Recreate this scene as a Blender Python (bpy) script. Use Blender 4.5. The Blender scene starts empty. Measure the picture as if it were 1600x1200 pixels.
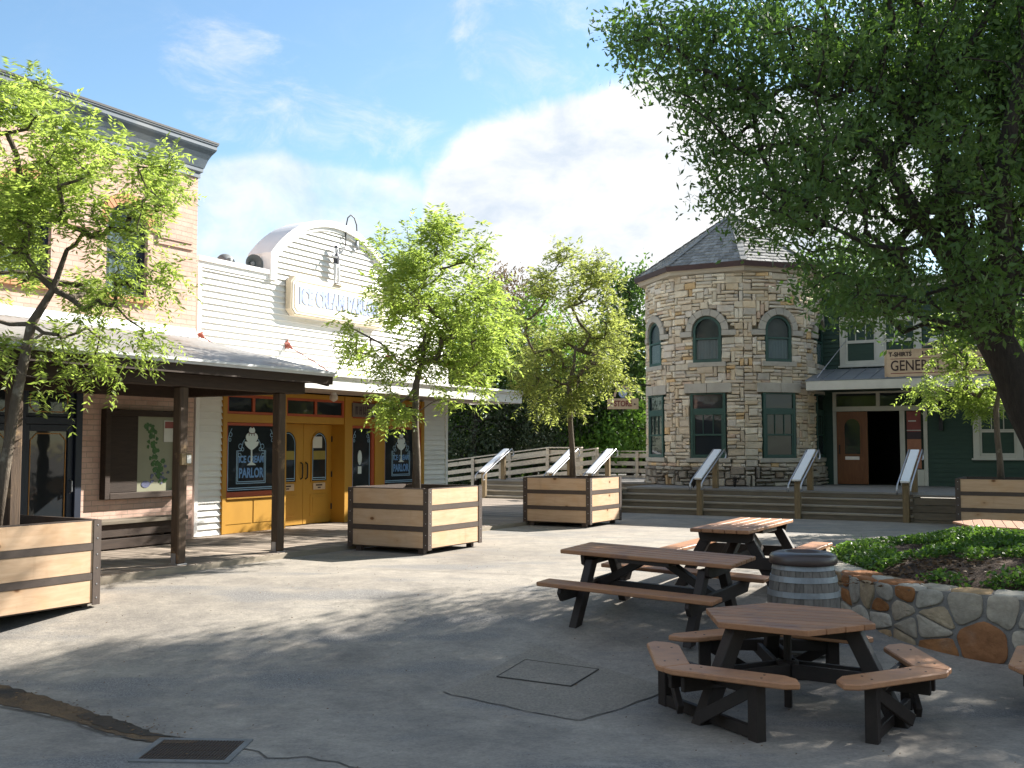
import bpy, bmesh, math, random
import numpy as np
from mathutils import Vector, Matrix
R = math.radians
rnd = random.Random(7)
sc = bpy.context.scene
COL = sc.collection

# ---------------------------------------------------------------- helpers
def gz(Y):
    """courtyard height: level at the back, falling gently towards the drain in front"""
    f = min(1, max(0, (13.4 - Y) / 4.9))
    return -.52 * f * f * (3 - 2 * f)

class MB:
    def __init__(self):
        self.v = []; self.f = []; self.m = []
    def add(self, vs, fs, m=0):
        o = len(self.v)
        self.v += [tuple(p) for p in vs]
        self.f += [tuple(i + o for i in f) for f in fs]
        self.m += [m] * len(fs)
        return self
    def box(self, x0, x1, y0, y1, z0, z1, m=0, M=None):
        vs = [Vector((x, y, z)) for z in (z0, z1) for y in (y0, y1) for x in (x0, x1)]
        if M is not None: vs = [M @ p for p in vs]
        return self.add(vs, [(0, 2, 3, 1), (4, 5, 7, 6), (0, 1, 5, 4), (2, 6, 7, 3), (0, 4, 6, 2), (1, 3, 7, 5)], m)
    def beam(self, a, b, w, h, m=0, up=(0, 0, 1)):
        """rectangular bar from a to b: w sideways, h along up"""
        a = Vector(a); b = Vector(b); d = (b - a); L = d.length; d.normalize()
        u = Vector(up); s = d.cross(u)
        if s.length < 1e-4: s = d.cross(Vector((1, 0, 0)))
        s.normalize(); u = s.cross(d)
        M = Matrix((( d.x, s.x, u.x, a.x), (d.y, s.y, u.y, a.y), (d.z, s.z, u.z, a.z), (0, 0, 0, 1)))
        return self.box(0, L, -w / 2, w / 2, -h / 2, h / 2, m, M)
    def prism(self, poly, y0, y1, m=0, M=None):
        """polygon in (x,z) extruded along y"""
        n = len(poly)
        vs = [Vector((x, y0, z)) for x, z in poly] + [Vector((x, y1, z)) for x, z in poly]
        if M is not None: vs = [M @ p for p in vs]
        fs = [tuple(range(n)), tuple(range(2 * n - 1, n - 1, -1))]
        fs += [(i, i + n, (i + 1) % n + n, (i + 1) % n) for i in range(n)]
        return self.add(vs, fs, m)
    def slab(self, poly, z0, z1, m=0, M=None):
        n = len(poly)
        vs = [Vector((x, y, z0)) for x, y in poly] + [Vector((x, y, z1)) for x, y in poly]
        if M is not None: vs = [M @ p for p in vs]
        fs = [tuple(range(n - 1, -1, -1)), tuple(range(n, 2 * n))]
        fs += [(i, (i + 1) % n, (i + 1) % n + n, i + n) for i in range(n)]
        return self.add(vs, fs, m)
    def ring(self, outer, inner, y0, y1, m=0, closed=True):
        """band between two equal-length (x,z) outlines, extruded along y"""
        n = len(outer)
        vs = [(x, y0, z) for x, z in outer] + [(x, y0, z) for x, z in inner] + [(x, y1, z) for x, z in outer] + [(x, y1, z) for x, z in inner]
        fs = []
        for i in range(n if closed else n - 1):
            j = (i + 1) % n
            fs += [(i, j, j + n, i + n), (i + 2 * n, i + 3 * n, j + 3 * n, j + 2 * n), (i, i + 2 * n, j + 2 * n, j), (i + n, j + n, j + 3 * n, i + 3 * n)]
        if not closed:
            k = n - 1
            fs += [(0, n, 3 * n, 2 * n), (k, k + 2 * n, k + 3 * n, k + n)]
        return self.add(vs, fs, m)
    def tube(self, pts, rad, seg=8, m=0, cap=True):
        pts = [Vector(p) for p in pts]; n = len(pts)
        if not hasattr(rad, '__len__'): rad = [rad] * n
        vs = []; nrm = None
        for i, p in enumerate(pts):
            d = (pts[min(i + 1, n - 1)] - pts[max(i - 1, 0)])
            if d.length < 1e-9: d = Vector((0, 0, 1))
            d.normalize()
            if nrm is None:
                nrm = d.cross(Vector((.3, .9, .1)))
                if nrm.length < .1: nrm = d.cross(Vector((1, 0, 0)))
            nrm = nrm - d * nrm.dot(d); nrm.normalize(); b = d.cross(nrm)
            for k in range(seg):
                a = 2 * math.pi * k / seg
                vs.append(p + (nrm * math.cos(a) + b * math.sin(a)) * rad[i])
        fs = [(i * seg + k, i * seg + (k + 1) % seg, (i + 1) * seg + (k + 1) % seg, (i + 1) * seg + k) for i in range(n - 1) for k in range(seg)]
        if cap:
            fs.append(tuple(range(seg - 1, -1, -1))); fs.append(tuple((n - 1) * seg + k for k in range(seg)))
        return self.add(vs, fs, m)
    def lathe(self, prof, seg=24, c=(0, 0, 0), m=0, sx=1, sy=1):
        n = len(prof); vs = []
        for r, z in prof:
            for k in range(seg):
                a = 2 * math.pi * k / seg
                vs.append((c[0] + r * sx * math.cos(a), c[1] + r * sy * math.sin(a), c[2] + z))
        fs = [(i * seg + k, i * seg + (k + 1) % seg, (i + 1) * seg + (k + 1) % seg, (i + 1) * seg + k) for i in range(n - 1) for k in range(seg)]
        return self.add(vs, fs, m)
    def build(self, name, mats, parent=None, smooth=False, bevel=0, M=None, angle=None):
        if not isinstance(mats, (list, tuple)): mats = [mats]
        me = bpy.data.meshes.new(name)
        me.from_pydata(self.v, [], self.f)
        for q in mats: me.materials.append(q)
        if len(mats) > 1: me.polygons.foreach_set('material_index', self.m)
        if smooth: me.polygons.foreach_set('use_smooth', [True] * len(me.polygons))
        bm = bmesh.new(); bm.from_mesh(me); bmesh.ops.recalc_face_normals(bm, faces=bm.faces); bm.to_mesh(me); bm.free()
        o = bpy.data.objects.new(name, me); COL.objects.link(o)
        if parent is not None: o.parent = parent
        if M is not None: o.matrix_local = M
        if bevel:
            b = o.modifiers.new('edge', 'BEVEL'); b.width = bevel; b.segments = 1; b.limit_method = 'ANGLE'; b.angle_limit = R(50)
        return o

def arrays(name, V, F, mats, parent=None, mi=None):
    me = bpy.data.meshes.new(name)
    V = np.asarray(V, np.float32); F = np.asarray(F, np.int32)
    k = F.shape[1]
    me.vertices.add(len(V)); me.vertices.foreach_set('co', V.ravel())
    me.loops.add(F.size); me.loops.foreach_set('vertex_index', F.ravel())
    me.polygons.add(len(F)); me.polygons.foreach_set('loop_start', np.arange(0, F.size, k, dtype=np.int32))
    me.polygons.foreach_set('loop_total', np.full(len(F), k, np.int32))
    for q in (mats if isinstance(mats, (list, tuple)) else [mats]): me.materials.append(q)
    if mi is not None: me.polygons.foreach_set('material_index', np.asarray(mi, np.int32))
    me.update(calc_edges=True); me.validate()
    o = bpy.data.objects.new(name, me); COL.objects.link(o)
    if parent is not None: o.parent = parent
    return o

def thing(name, label, cat, loc=(0, 0, 0), rz=0, group=None, rx=0):
    o = bpy.data.objects.new(name, None); COL.objects.link(o)
    o.empty_display_size = .2
    o.location = loc; o.rotation_euler = (rx, 0, rz)
    return tag(o, label, cat, group)
def tag(o, label, cat, group=None):
    o['label'] = label; o['category'] = cat
    if group: o['group'] = group
    return o
def setting(o, kind='structure'):
    o['kind'] = kind; return o
def copy_tree(o, parent=None):
    c = o.copy(); COL.objects.link(c)
    if parent is not None: c.parent = parent
    for ch in list(o.children): copy_tree(ch, c)
    return c

def text(name, body, size, M, mat, parent, width=None, ext=.004, bold=0.0, align='CENTER', squash=None):
    cu = bpy.data.curves.new(name, 'FONT'); cu.body = body; cu.size = size; cu.extrude = ext; cu.offset = bold
    cu.align_x = align; cu.align_y = 'CENTER'; cu.resolution_u = 3
    t = bpy.data.objects.new(name + '_tmp', cu); COL.objects.link(t)
    dg = bpy.context.evaluated_depsgraph_get(); dg.update()
    me = bpy.data.meshes.new_from_object(t.evaluated_get(dg))
    bpy.data.objects.remove(t); bpy.data.curves.remove(cu)
    me.name = name
    xs = [v.co.x for v in me.vertices]; w = max(xs) - min(xs)
    S = Matrix.Diagonal((width / w if width else (squash or 1), 1, 1, 1))
    me.transform(M @ Matrix.Rotation(R(90), 4, 'X') @ S)
    me.materials.clear(); me.materials.append(mat)
    o = bpy.data.objects.new(name, me); COL.objects.link(o); o.parent = parent
    return o
T = Matrix.Translation

# ---------------------------------------------------------------- materials
class NT:
    def __init__(self, tree): self.t = tree; self.n = tree.nodes; self.l = tree.links
    def new(self, typ, **kw):
        n = self.n.new(typ)
        for k, v in kw.items(): setattr(n, k, v)
        return n
    def put(self, sock, v):
        if isinstance(v, bpy.types.NodeSocket): self.l.new(v, sock)
        elif v is not None: sock.default_value = v
    def math(self, op, a, b=None, clamp=False):
        n = self.new('ShaderNodeMath', operation=op, use_clamp=clamp); self.put(n.inputs[0], a); self.put(n.inputs[1], b); return n.outputs[0]
    def mix(self, f, a, b, blend='MIX'):
        n = self.new('ShaderNodeMix', data_type='RGBA', blend_type=blend); self.put(n.inputs[0], f); self.put(n.inputs[6], a); self.put(n.inputs[7], b); return n.outputs[2]
    def noise(self, vec, scale, detail=4, rough=.55, dist=0):
        n = self.new('ShaderNodeTexNoise'); self.put(n.inputs['Vector'], vec); n.inputs['Scale'].default_value = scale
        n.inputs['Detail'].default_value = detail; n.inputs['Roughness'].default_value = rough; n.inputs['Distortion'].default_value = dist; return n.outputs['Fac']
    def ramp(self, f, stops, interp='LINEAR'):
        n = self.new('ShaderNodeValToRGB'); self.put(n.inputs[0], f); cr = n.color_ramp; cr.interpolation = interp
        while len(cr.elements) < len(stops): cr.elements.new(.5)
        for e, (p, c) in zip(cr.elements, stops):
            e.position = p; e.color = c if len(c) == 4 else (*c, 1)
        return n.outputs[0]
    def mapping(self, vec, scale=(1, 1, 1), rot=(0, 0, 0), loc=(0, 0, 0)):
        n = self.new('ShaderNodeMapping'); self.put(n.inputs[0], vec); n.inputs['Scale'].default_value = scale; n.inputs['Rotation'].default_value = rot; n.inputs['Location'].default_value = loc; return n.outputs[0]
    def obj(self): return self.new('ShaderNodeTexCoord').outputs['Object']
    def rand(self): return self.new('ShaderNodeNewGeometry').outputs['Random Per Island']
    def sstep(self, x, a, b):
        n = self.new('ShaderNodeMapRange', interpolation_type='SMOOTHSTEP'); self.put(n.inputs[0], x); n.inputs[1].default_value = a; n.inputs[2].default_value = b; return n.outputs[0]

def material(name):
    m = bpy.data.materials.new(name); m.use_nodes = True
    t = NT(m.node_tree); b = t.n['Principled BSDF']
    return m, t, b
def c4(c): return (*c, 1)

def pbr(name, c1, c2=None, scale=6, stretch=(1, 1, 1), rough=.7, bump=.15, island=0.0, spec=.3, metal=0, stain=None, stain_scale=1.2, stain_lo=.5, stain_hi=.7, fine=0, bdist=.01):
    m, t, b = material(name)
    c2 = c2 or tuple(x * .8 for x in c1)
    oc = t.obj()
    rn = t.rand()
    off = t.new('ShaderNodeVectorMath', operation='ADD'); t.put(off.inputs[0], oc)
    if island:
        cmb = t.new('ShaderNodeCombineXYZ')
        for i in range(3): t.put(cmb.inputs[i], t.math('MULTIPLY', rn, (37., 23., 51.)[i]))
        t.put(off.inputs[1], cmb.outputs[0])
    v = t.mapping(off.outputs[0], stretch)
    n1 = t.noise(v, scale, 6, .6, .3)
    col = t.ramp(n1, [(.3, c1), (.7, c2)])
    if stain:
        s = t.sstep(t.noise(oc, stain_scale, 6, .65), stain_lo, stain_hi)
        col = t.mix(s, col, c4(stain))
    if fine:
        col = t.mix(fine, col, t.ramp(t.noise(oc, scale * 14, 2, .7), [(.3, (.25, .25, .25)), (.7, (1, 1, 1))]), 'MULTIPLY')
    if island:
        h = t.new('ShaderNodeHueSaturation')
        t.put(h.inputs['Value'], t.math('ADD', t.math('MULTIPLY', rn, island), 1 - island / 2)); t.put(h.inputs['Color'], col); col = h.outputs[0]
    t.put(b.inputs['Base Color'], col)
    b.inputs['Roughness'].default_value = rough; b.inputs['Metallic'].default_value = metal; b.inputs['Specular IOR Level'].default_value = spec
    if bump:
        bp = t.new('ShaderNodeBump'); bp.inputs['Strength'].default_value = bump; bp.inputs['Distance'].default_value = bdist
        t.put(bp.inputs['Height'], t.noise(v, scale * 3, 4, .6)); t.put(b.inputs['Normal'], bp.outputs[0])
    return m

def knotty(name, c1, c2, axis=0):
    """pale boards with long grain and brown knots"""
    m, t, b = material(name)
    oc = t.obj(); rn = t.rand()
    off = t.new('ShaderNodeVectorMath', operation='ADD'); t.put(off.inputs[0], oc)
    oi = t.new('ShaderNodeObjectInfo').outputs['Random']
    cmb = t.new('ShaderNodeCombineXYZ')
    for i in range(3): t.put(cmb.inputs[i], t.math('ADD', t.math('MULTIPLY', rn, (37., 23., 51.)[i]), t.math('MULTIPLY', oi, (19., 41., 29.)[i])))
    t.put(off.inputs[1], cmb.outputs[0])
    st = [9, 9, 9]; st[axis] = 1.1
    g = t.noise(t.mapping(off.outputs[0], tuple(st)), 2.2, 6, .65, .6)
    col = t.ramp(g, [(.25, c1), (.55, tuple((a + b_) / 2 for a, b_ in zip(c1, c2))), (.8, c2)])
    blot = t.sstep(t.noise(off.outputs[0], 2.0, 3, .5), .5, .75)
    col = t.mix(t.math('MULTIPLY', blot, .45), col, c4((.50, .30, .15)))
    ks = [1, 1.6, 1.6]; ks[axis] = .8
    vo = t.new('ShaderNodeTexVoronoi', feature='F1'); vo.inputs['Scale'].default_value = 1; t.put(vo.inputs['Vector'], t.mapping(off.outputs[0], (2.6 if axis == 0 else 4.5, 2.6 if axis == 1 else 4.5, 4.4)))
    sep = t.new('ShaderNodeSeparateColor'); t.put(sep.inputs[0], vo.outputs['Color'])
    on = t.math('GREATER_THAN', sep.outputs[0], .28)
    k = t.math('MULTIPLY', t.sstep(vo.outputs['Distance'], .15, .06), on)
    halo = t.math('MULTIPLY', t.sstep(vo.outputs['Distance'], .34, .1), on)
    col = t.mix(t.math('MULTIPLY', halo, .35), col, c4((.42, .23, .10)))
    col = t.mix(k, col, c4((.16, .075, .035)))
    drip = t.sstep(t.noise(t.mapping(off.outputs[0], (5, 5, .7)), 1.6, 5, .65), .55, .78)
    col = t.mix(t.math('MULTIPLY', drip, .35), col, c4((.30, .20, .125)))
    h = t.new('ShaderNodeHueSaturation'); t.put(h.inputs['Value'], t.math('ADD', t.math('MULTIPLY', rn, .26), .85)); t.put(h.inputs['Color'], col)
    t.put(b.inputs['Base Color'], h.outputs[0]); b.inputs['Roughness'].default_value = .75; b.inputs['Specular IOR Level'].default_value = .2
    bp = t.new('ShaderNodeBump'); bp.inputs['Strength'].default_value = .15; bp.inputs['Distance'].default_value = .004
    t.put(bp.inputs['Height'], g); t.put(b.inputs['Normal'], bp.outputs[0])
    return m

def brickmat(name, ca, cb, mortar):
    m, t, b = material(name)
    s = t.new('ShaderNodeSeparateXYZ'); t.put(s.inputs[0], t.obj())
    c = t.new('ShaderNodeCombineXYZ'); t.put(c.inputs[0], t.math('ADD', s.outputs[0], s.outputs[1])); t.put(c.inputs[1], s.outputs[2])
    wob = t.new('ShaderNodeVectorMath', operation='ADD'); t.put(wob.inputs[0], c.outputs[0])
    nz = t.new('ShaderNodeTexNoise'); nz.inputs['Scale'].default_value = 9; t.put(nz.inputs['Vector'], c.outputs[0])
    sc_ = t.new('ShaderNodeVectorMath', operation='SCALE'); t.put(sc_.inputs[0], nz.outputs['Color']); sc_.inputs['Scale'].default_value = .014; t.put(wob.inputs[1], sc_.outputs[0])
    br = t.new('ShaderNodeTexBrick'); t.put(br.inputs['Vector'], wob.outputs[0])
    br.inputs['Color1'].default_value = c4(ca); br.inputs['Color2'].default_value = c4(cb); br.inputs['Mortar'].default_value = c4(mortar)
    br.inputs['Scale'].default_value = 1; br.inputs['Mortar Size'].default_value = .006; br.inputs['Brick Width'].default_value = .23; br.inputs['Row Height'].default_value = .085; br.inputs['Bias'].default_value = -.1; br.inputs['Mortar Smooth'].default_value = .2
    n = t.noise(c.outputs[0], 3.0, 6, .7)
    col = t.mix(.5, br.outputs['Color'], t.ramp(n, [(.3, (.62, .56, .52)), (.7, (1.15, 1.1, 1.05))]), 'MULTIPLY')
    chip = t.sstep(t.noise(c.outputs[0], 26, 3, .6), .68, .76)
    col = t.mix(t.math('MULTIPLY', chip, .6), col, c4((.28, .20, .15)))
    t.put(b.inputs['Base Color'], col); b.inputs['Roughness'].default_value = .9; b.inputs['Specular IOR Level'].default_value = .15
    bp = t.new('ShaderNodeBump'); bp.inputs['Strength'].default_value = .9; bp.inputs['Distance'].default_value = .012
    hh = t.math('ADD', t.math('MULTIPLY', br.outputs['Fac'], -1.0), t.math('MULTIPLY', n, .5))
    t.put(bp.inputs['Height'], hh); t.put(b.inputs['Normal'], bp.outputs[0])
    return m

def stonemat(name, stops, rough=.9, sc1=7, vary=(.72, 1.2), blot=.25, blotc=(.40, .26, .13)):
    m, t, b = material(name)
    rn = t.rand()
    col = t.ramp(rn, stops, 'CONSTANT')
    oc = t.obj()
    n = t.noise(oc, sc1, 8, .7, .2)
    col = t.mix(.75, col, t.ramp(n, [(.25, (vary[0], vary[0] * .98, vary[0] * .95)), (.75, (vary[1], vary[1] * .97, vary[1] * .92))]), 'MULTIPLY')
    pat = t.sstep(t.noise(oc, 2.3, 5, .6), .55, .75)
    col = t.mix(t.math('MULTIPLY', pat, blot), col, c4(blotc))
    rn2 = t.math('FRACT', t.math('MULTIPLY', rn, 17.3))
    h = t.new('ShaderNodeHueSaturation'); t.put(h.inputs['Value'], t.math('ADD', t.math('MULTIPLY', rn2, .36), .82)); t.put(h.inputs['Color'], col)
    t.put(b.inputs['Base Color'], h.outputs[0]); b.inputs['Roughness'].default_value = rough; b.inputs['Specular IOR Level'].default_value = .15
    bp = t.new('ShaderNodeBump'); bp.inputs['Strength'].default_value = .8; bp.inputs['Distance'].default_value = .02
    t.put(bp.inputs['Height'], t.noise(oc, sc1 * 2.2, 6, .65)); t.put(b.inputs['Normal'], bp.outputs[0])
    return m

def glassmat(name, tint=(.02, .024, .028), through=0.0):
    m, t, b = material(name)
    b.inputs['Base Color'].default_value = c4(tint); b.inputs['Roughness'].default_value = .04; b.inputs['Specular IOR Level'].default_value = .5; b.inputs['IOR'].default_value = 1.45
    bp = t.new('ShaderNodeBump'); bp.inputs['Strength'].default_value = .12; bp.inputs['Distance'].default_value = .03
    t.put(bp.inputs['Height'], t.noise(t.obj(), 2.2, 2, .5)); t.put(b.inputs['Normal'], bp.outputs[0])
    if through:
        tr = t.new('ShaderNodeBsdfTransparent'); tr.inputs[0].default_value = (.8, .85, .85, 1)
        mx = t.new('ShaderNodeMixShader'); mx.inputs[0].default_value = through
        t.l.new(b.outputs[0], mx.inputs[1]); t.l.new(tr.outputs[0], mx.inputs[2]); t.l.new(mx.outputs[0], t.n['Material Output'].inputs[0])
    return m

def leafmat(name, dark, light, trans, tf=.45, rare=None):
    m, t, b = material(name)
    rn = t.rand()
    stops = [(0, dark), (.8, light)]
    if rare: stops += [(.9, rare)]
    big = t.noise(t.obj(), 1.1, 3, .5)
    f = t.math('ADD', t.math('MULTIPLY', rn, .65), t.math('MULTIPLY', big, .45), True)
    col = t.ramp(f, stops)
    t.put(b.inputs['Base Color'], col); b.inputs['Roughness'].default_value = .5; b.inputs['Specular IOR Level'].default_value = .35
    tl = t.new('ShaderNodeBsdfTranslucent'); t.put(tl.inputs[0], t.mix(f, c4(tuple(x * .75 for x in trans)), c4(trans)))
    mx = t.new('ShaderNodeMixShader'); mx.inputs[0].default_value = tf
    t.l.new(b.outputs[0], mx.inputs[1]); t.l.new(tl.outputs[0], mx.inputs[2]); t.l.new(mx.outputs[0], t.n['Material Output'].inputs[0])
    return m

def groundmat():
    m, t, b = material('concrete_paving')
    oc = t.obj()
    n1 = t.noise(oc, .35, 6, .6, .4); n2 = t.noise(oc, 2.2, 8, .65, .2); n3 = t.noise(oc, 38, 4, .7)
    col = t.ramp(n1, [(.3, (.225, .205, .18)), (.5, (.29, .265, .23)), (.7, (.345, .315, .27))])
    col = t.mix(.8, col, t.ramp(n2, [(.28, (.66, .66, .68)), (.72, (1.2, 1.18, 1.14))]), 'MULTIPLY')
    col = t.mix(.55, col, t.ramp(n3, [(.3, (.62, .62, .62)), (.68, (1.18, 1.18, 1.18))]), 'MULTIPLY')
    n4 = t.noise(t.mapping(oc, (1, 1.5, 1)), 9, 6, .7, .6)
    col = t.mix(.6, col, t.ramp(n4, [(.32, (.72, .72, .73)), (.66, (1.16, 1.15, 1.13))]), 'MULTIPLY')
    # dark speckle band worn down to the aggregate
    band = t.math('MULTIPLY', t.sstep(t.noise(t.mapping(oc, (.5, 1.6, 1), (0, 0, .35)), .8, 4, .6), .50, .66), .8)
    col = t.mix(band, col, t.ramp(t.noise(oc, 70, 2, .8), [(.38, (.09, .09, .09)), (.62, (.26, .25, .24))]))
    pale = t.sstep(t.noise(t.mapping(oc, (.7, 2.2, 1), (0, 0, .5)), 1.1, 6, .7), .62, .74)
    col = t.mix(t.math('MULTIPLY', pale, .4), col, c4((.40, .365, .315)))
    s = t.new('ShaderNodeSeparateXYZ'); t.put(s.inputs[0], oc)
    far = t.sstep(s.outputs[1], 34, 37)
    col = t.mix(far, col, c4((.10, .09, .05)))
    t.put(b.inputs['Base Color'], col); b.inputs['Roughness'].default_value = .85; b.inputs['Specular IOR Level'].default_value = .25
    bp = t.new('ShaderNodeBump'); bp.inputs['Strength'].default_value = .35; bp.inputs['Distance'].default_value = .01
    t.put(bp.inputs['Height'], t.math('ADD', n3, t.math('MULTIPLY', n2, 1.5))); t.put(b.inputs['Normal'], bp.outputs[0])
    return m

X = {}
X['ground'] = groundmat()
X['patch'] = pbr('patch_concrete', (.30, .265, .22), (.24, .215, .18), 3, rough=.85, fine=.5, bump=.2)
X['crack'] = pbr('crack_dirt', (.055, .05, .044), (.09, .08, .068), 9, bump=0)
X['silt'] = pbr('gutter_silt', (.20, .125, .065), (.10, .07, .045), 5, rough=.95, bump=.6, fine=.6, stain=(.05, .045, .04), stain_scale=1.7)
X['silt_dark'] = pbr('wet_silt', (.055, .045, .036), (.03, .026, .022), 6, rough=.6, bump=.5, fine=.5)
X['white'] = pbr('white_clapboard_paint', (.77, .76, .73), (.71, .70, .67), 3, (1, 1, 4), rough=.55, bump=.05, island=.09, stain=(.58, .56, .51), stain_scale=.9, stain_lo=.52, stain_hi=.8)
X['trimwhite'] = pbr('white_trim_paint', (.80, .79, .77), (.73, .72, .70), 2, rough=.5, bump=.04)
X['soffit'] = pbr('soffit_boards', (.50, .44, .38), (.42, .36, .31), 3, (1, 8, 1), rough=.7)
X['yellow'] = pbr('mustard_paint', (.45, .235, .032), (.39, .20, .026), 3, (1, 1, .4), rough=.5, bump=.05)
X['red'] = pbr('brick_red_paint', (.40, .085, .035), (.34, .07, .03), 4, rough=.5, bump=.05)
X['iron_red'] = pbr('rusty_red_iron', (.34, .10, .07), (.24, .07, .05), 9, rough=.6)
X['brick'] = brickmat('tan_brick', (.62, .445, .375), (.55, .375, .305), (.44, .36, .305))
X['brickorange'] = pbr('orange_brick_trim', (.52, .27, .14), (.44, .22, .11), 6, rough=.85, bump=.3, island=.2)
X['navy'] = pbr('navy_paint', (.016, .023, .042), (.012, .018, .034), 3, rough=.45, bump=.03, spec=.4)
X['cornice'] = pbr('slate_blue_cornice', (.10, .13, .165), (.075, .10, .13), 1.4, (1, 1, 3), rough=.5, bump=.05, stain=(.15, .17, .19), stain_scale=.9)
X['gold'] = pbr('gold_line', (.42, .20, .05), (.34, .16, .04), 8, bump=0, rough=.4)
X['beamwood'] = pbr('dark_stained_timber', (.052, .035, .026), (.032, .022, .017), 4, (1, 7, 7), rough=.75, bump=.3, island=.3)
X['postwood'] = pbr('weathered_post', (.105, .070, .045), (.052, .036, .026), 3, (9, 9, .7), rough=.8, bump=.5, stain=(.27, .18, .10), stain_scale=3, stain_lo=.58, stain_hi=.72)
X['tin'] = pbr('galvanised_roofing', (.40, .39, .37), (.30, .29, .28), 1.6, rough=.5, bump=.05, metal=.25, spec=.4, stain=(.24, .21, .18), stain_scale=1.1)
X['flash'] = pbr('pale_flashing', (.62, .64, .64), (.54, .55, .56), 2, rough=.45, bump=.03)
X['deck'] = pbr('boardwalk_planks', (.31, .255, .205), (.18, .15, .12), 3, (9, .6, 9), rough=.85, bump=.4, island=.6)
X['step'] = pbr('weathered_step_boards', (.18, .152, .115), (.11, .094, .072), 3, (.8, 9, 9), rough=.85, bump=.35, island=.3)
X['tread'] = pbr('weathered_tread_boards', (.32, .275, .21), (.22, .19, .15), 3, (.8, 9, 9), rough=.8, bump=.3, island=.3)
X['platform'] = pbr('grey_platform_boards', (.25, .235, .215), (.17, .16, .15), 3, (.8, 9, 9), rough=.8, bump=.2, island=.25)
X['grey_rail'] = pbr('silvered_railing_wood', (.52, .46, .375), (.34, .30, .24), 4, (1, 6, 6), rough=.85, bump=.3, island=.35)
X['railcap'] = pbr('grey_painted_rail_cap', (.84, .84, .84), (.78, .78, .79), 3, rough=.35, bump=.02, spec=.6)
X['railpost'] = pbr('brown_rail_post', (.26, .19, .105), (.155, .115, .066), 4, (6, 6, 1), rough=.8, bump=.3)
X['steel'] = pbr('brushed_pipe', (.50, .50, .52), (.42, .42, .44), 8, rough=.35, bump=0, metal=.8)
X['blackiron'] = pbr('black_iron', (.025, .025, .028), (.018, .018, .02), 8, rough=.5, bump=.05)
X['band'] = pbr('dark_brown_metal', (.082, .060, .048), (.060, .044, .036), 7, rough=.55, bump=.08, spec=.4)
X['boardx'] = knotty('knotty_pine', (.56, .405, .27), (.41, .265, .16), 0)
X['boardy'] = knotty('knotty_pine_side', (.56, .405, .27), (.41, .265, .16), 1)
X['soil'] = pbr('planter_soil', (.13, .085, .055), (.07, .048, .033), 14, rough=1, bump=1, fine=.6)
X['mulch'] = pbr('bark_mulch', (.135, .088, .06), (.06, .042, .03), 16, rough=1, bump=1, bdist=.03, fine=.7)
X['plank'] = pbr('recycled_plank_brown', (.345, .17, .082), (.265, .125, .06), 3, (1, 12, 12), rough=.55, bump=.2, island=.3, spec=.35, stain=(.20, .105, .07), stain_scale=2.6, stain_lo=.48, stain_hi=.7)
X['plank2'] = pbr('recycled_plank_tan', (.43, .215, .11), (.345, .17, .085), 3, (1, 12, 12), rough=.5, bump=.2, island=.2, spec=.35, stain=(.27, .14, .085), stain_scale=2.6, stain_lo=.5, stain_hi=.72)
X['frame'] = pbr('dark_table_frame', (.030, .021, .017), (.022, .016, .013), 4, (3, 3, 3), rough=.6, bump=.2, spec=.35)
X['bolt'] = pbr('bolt_steel', (.10, .08, .07), (.08, .07, .06), 8, rough=.4, metal=.8, bump=0)
X['stave'] = pbr('grey_barrel_staves', (.195, .178, .155), (.10, .09, .08), 4, (6, 6, .8), rough=.8, bump=.35, island=.5)
X['hoop'] = pbr('galvanised_hoop', (.27, .29, .30), (.19, .20, .21), 6, rough=.5, metal=.5, bump=.05)
X['lid'] = pbr('brown_plastic_lid', (.062, .046, .042), (.052, .038, .035), 5, rough=.35, bump=.03, spec=.5)
STONES = [(0, (.56, .485, .375)), (.2, (.52, .435, .33)), (.38, (.60, .54, .44)), (.54, (.50, .425, .34)), (.66, (.55, .445, .315)), (.78, (.51, .46, .395)), (.9, (.55, .385, .21)), (.94, (.50, .375, .285)), (.97, (.58, .52, .42))]
X['stone'] = stonemat('cream_ashlar', STONES)
X['plinth'] = stonemat('grey_rubble', [(0, (.30, .27, .23)), (.3, (.22, .20, .175)), (.55, (.36, .33, .28)), (.8, (.26, .22, .18)), (.92, (.34, .24, .14))])
X['mortar'] = pbr('sandy_mortar', (.44, .385, .31), (.36, .31, .25), 7, rough=1, bump=.3)
X['dressed'] = pbr('dressed_limestone', (.40, .365, .31), (.33, .30, .25), 4, rough=.9, bump=.25, island=.12, stain=(.24, .22, .19), stain_scale=2.5)
X['rubble'] = stonemat('fieldstone', [(0, (.40, .355, .285)), (.16, (.48, .445, .375)), (.32, (.37, .295, .20)), (.46, (.35, .165, .07)), (.58, (.36, .25, .14)), (.70, (.46, .43, .37)), (.82, (.30, .14, .065)), (.91, (.39, .335, .26))], sc1=6, vary=(.5, 1.4), blot=.25, blotc=(.40, .37, .32))
X['rmortar'] = pbr('grey_mortar', (.30, .282, .255), (.225, .21, .19), 8, rough=1, bump=.4, fine=.4)
X['shingle'] = pbr('wood_shingles', (.29, .285, .27), (.18, .178, .168), 5, (4, 4, 1), rough=.9, bump=.4, island=.55)
X['fascia_brown'] = pbr('maroon_fascia', (.060, .030, .027), (.045, .023, .021), 5, rough=.55, bump=.05)
X['cove'] = pbr('cream_stucco', (.40, .35, .28), (.36, .31, .25), 3, rough=.9, bump=.1)
X['greenframe'] = pbr('teal_green_paint', (.030, .075, .058), (.024, .060, .048), 4, rough=.45, bump=.04)
X['greensiding'] = pbr('forest_green_siding', (.034, .066, .047), (.026, .052, .038), 3, (1, 1, 5), rough=.6, bump=.08, island=.1)
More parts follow.
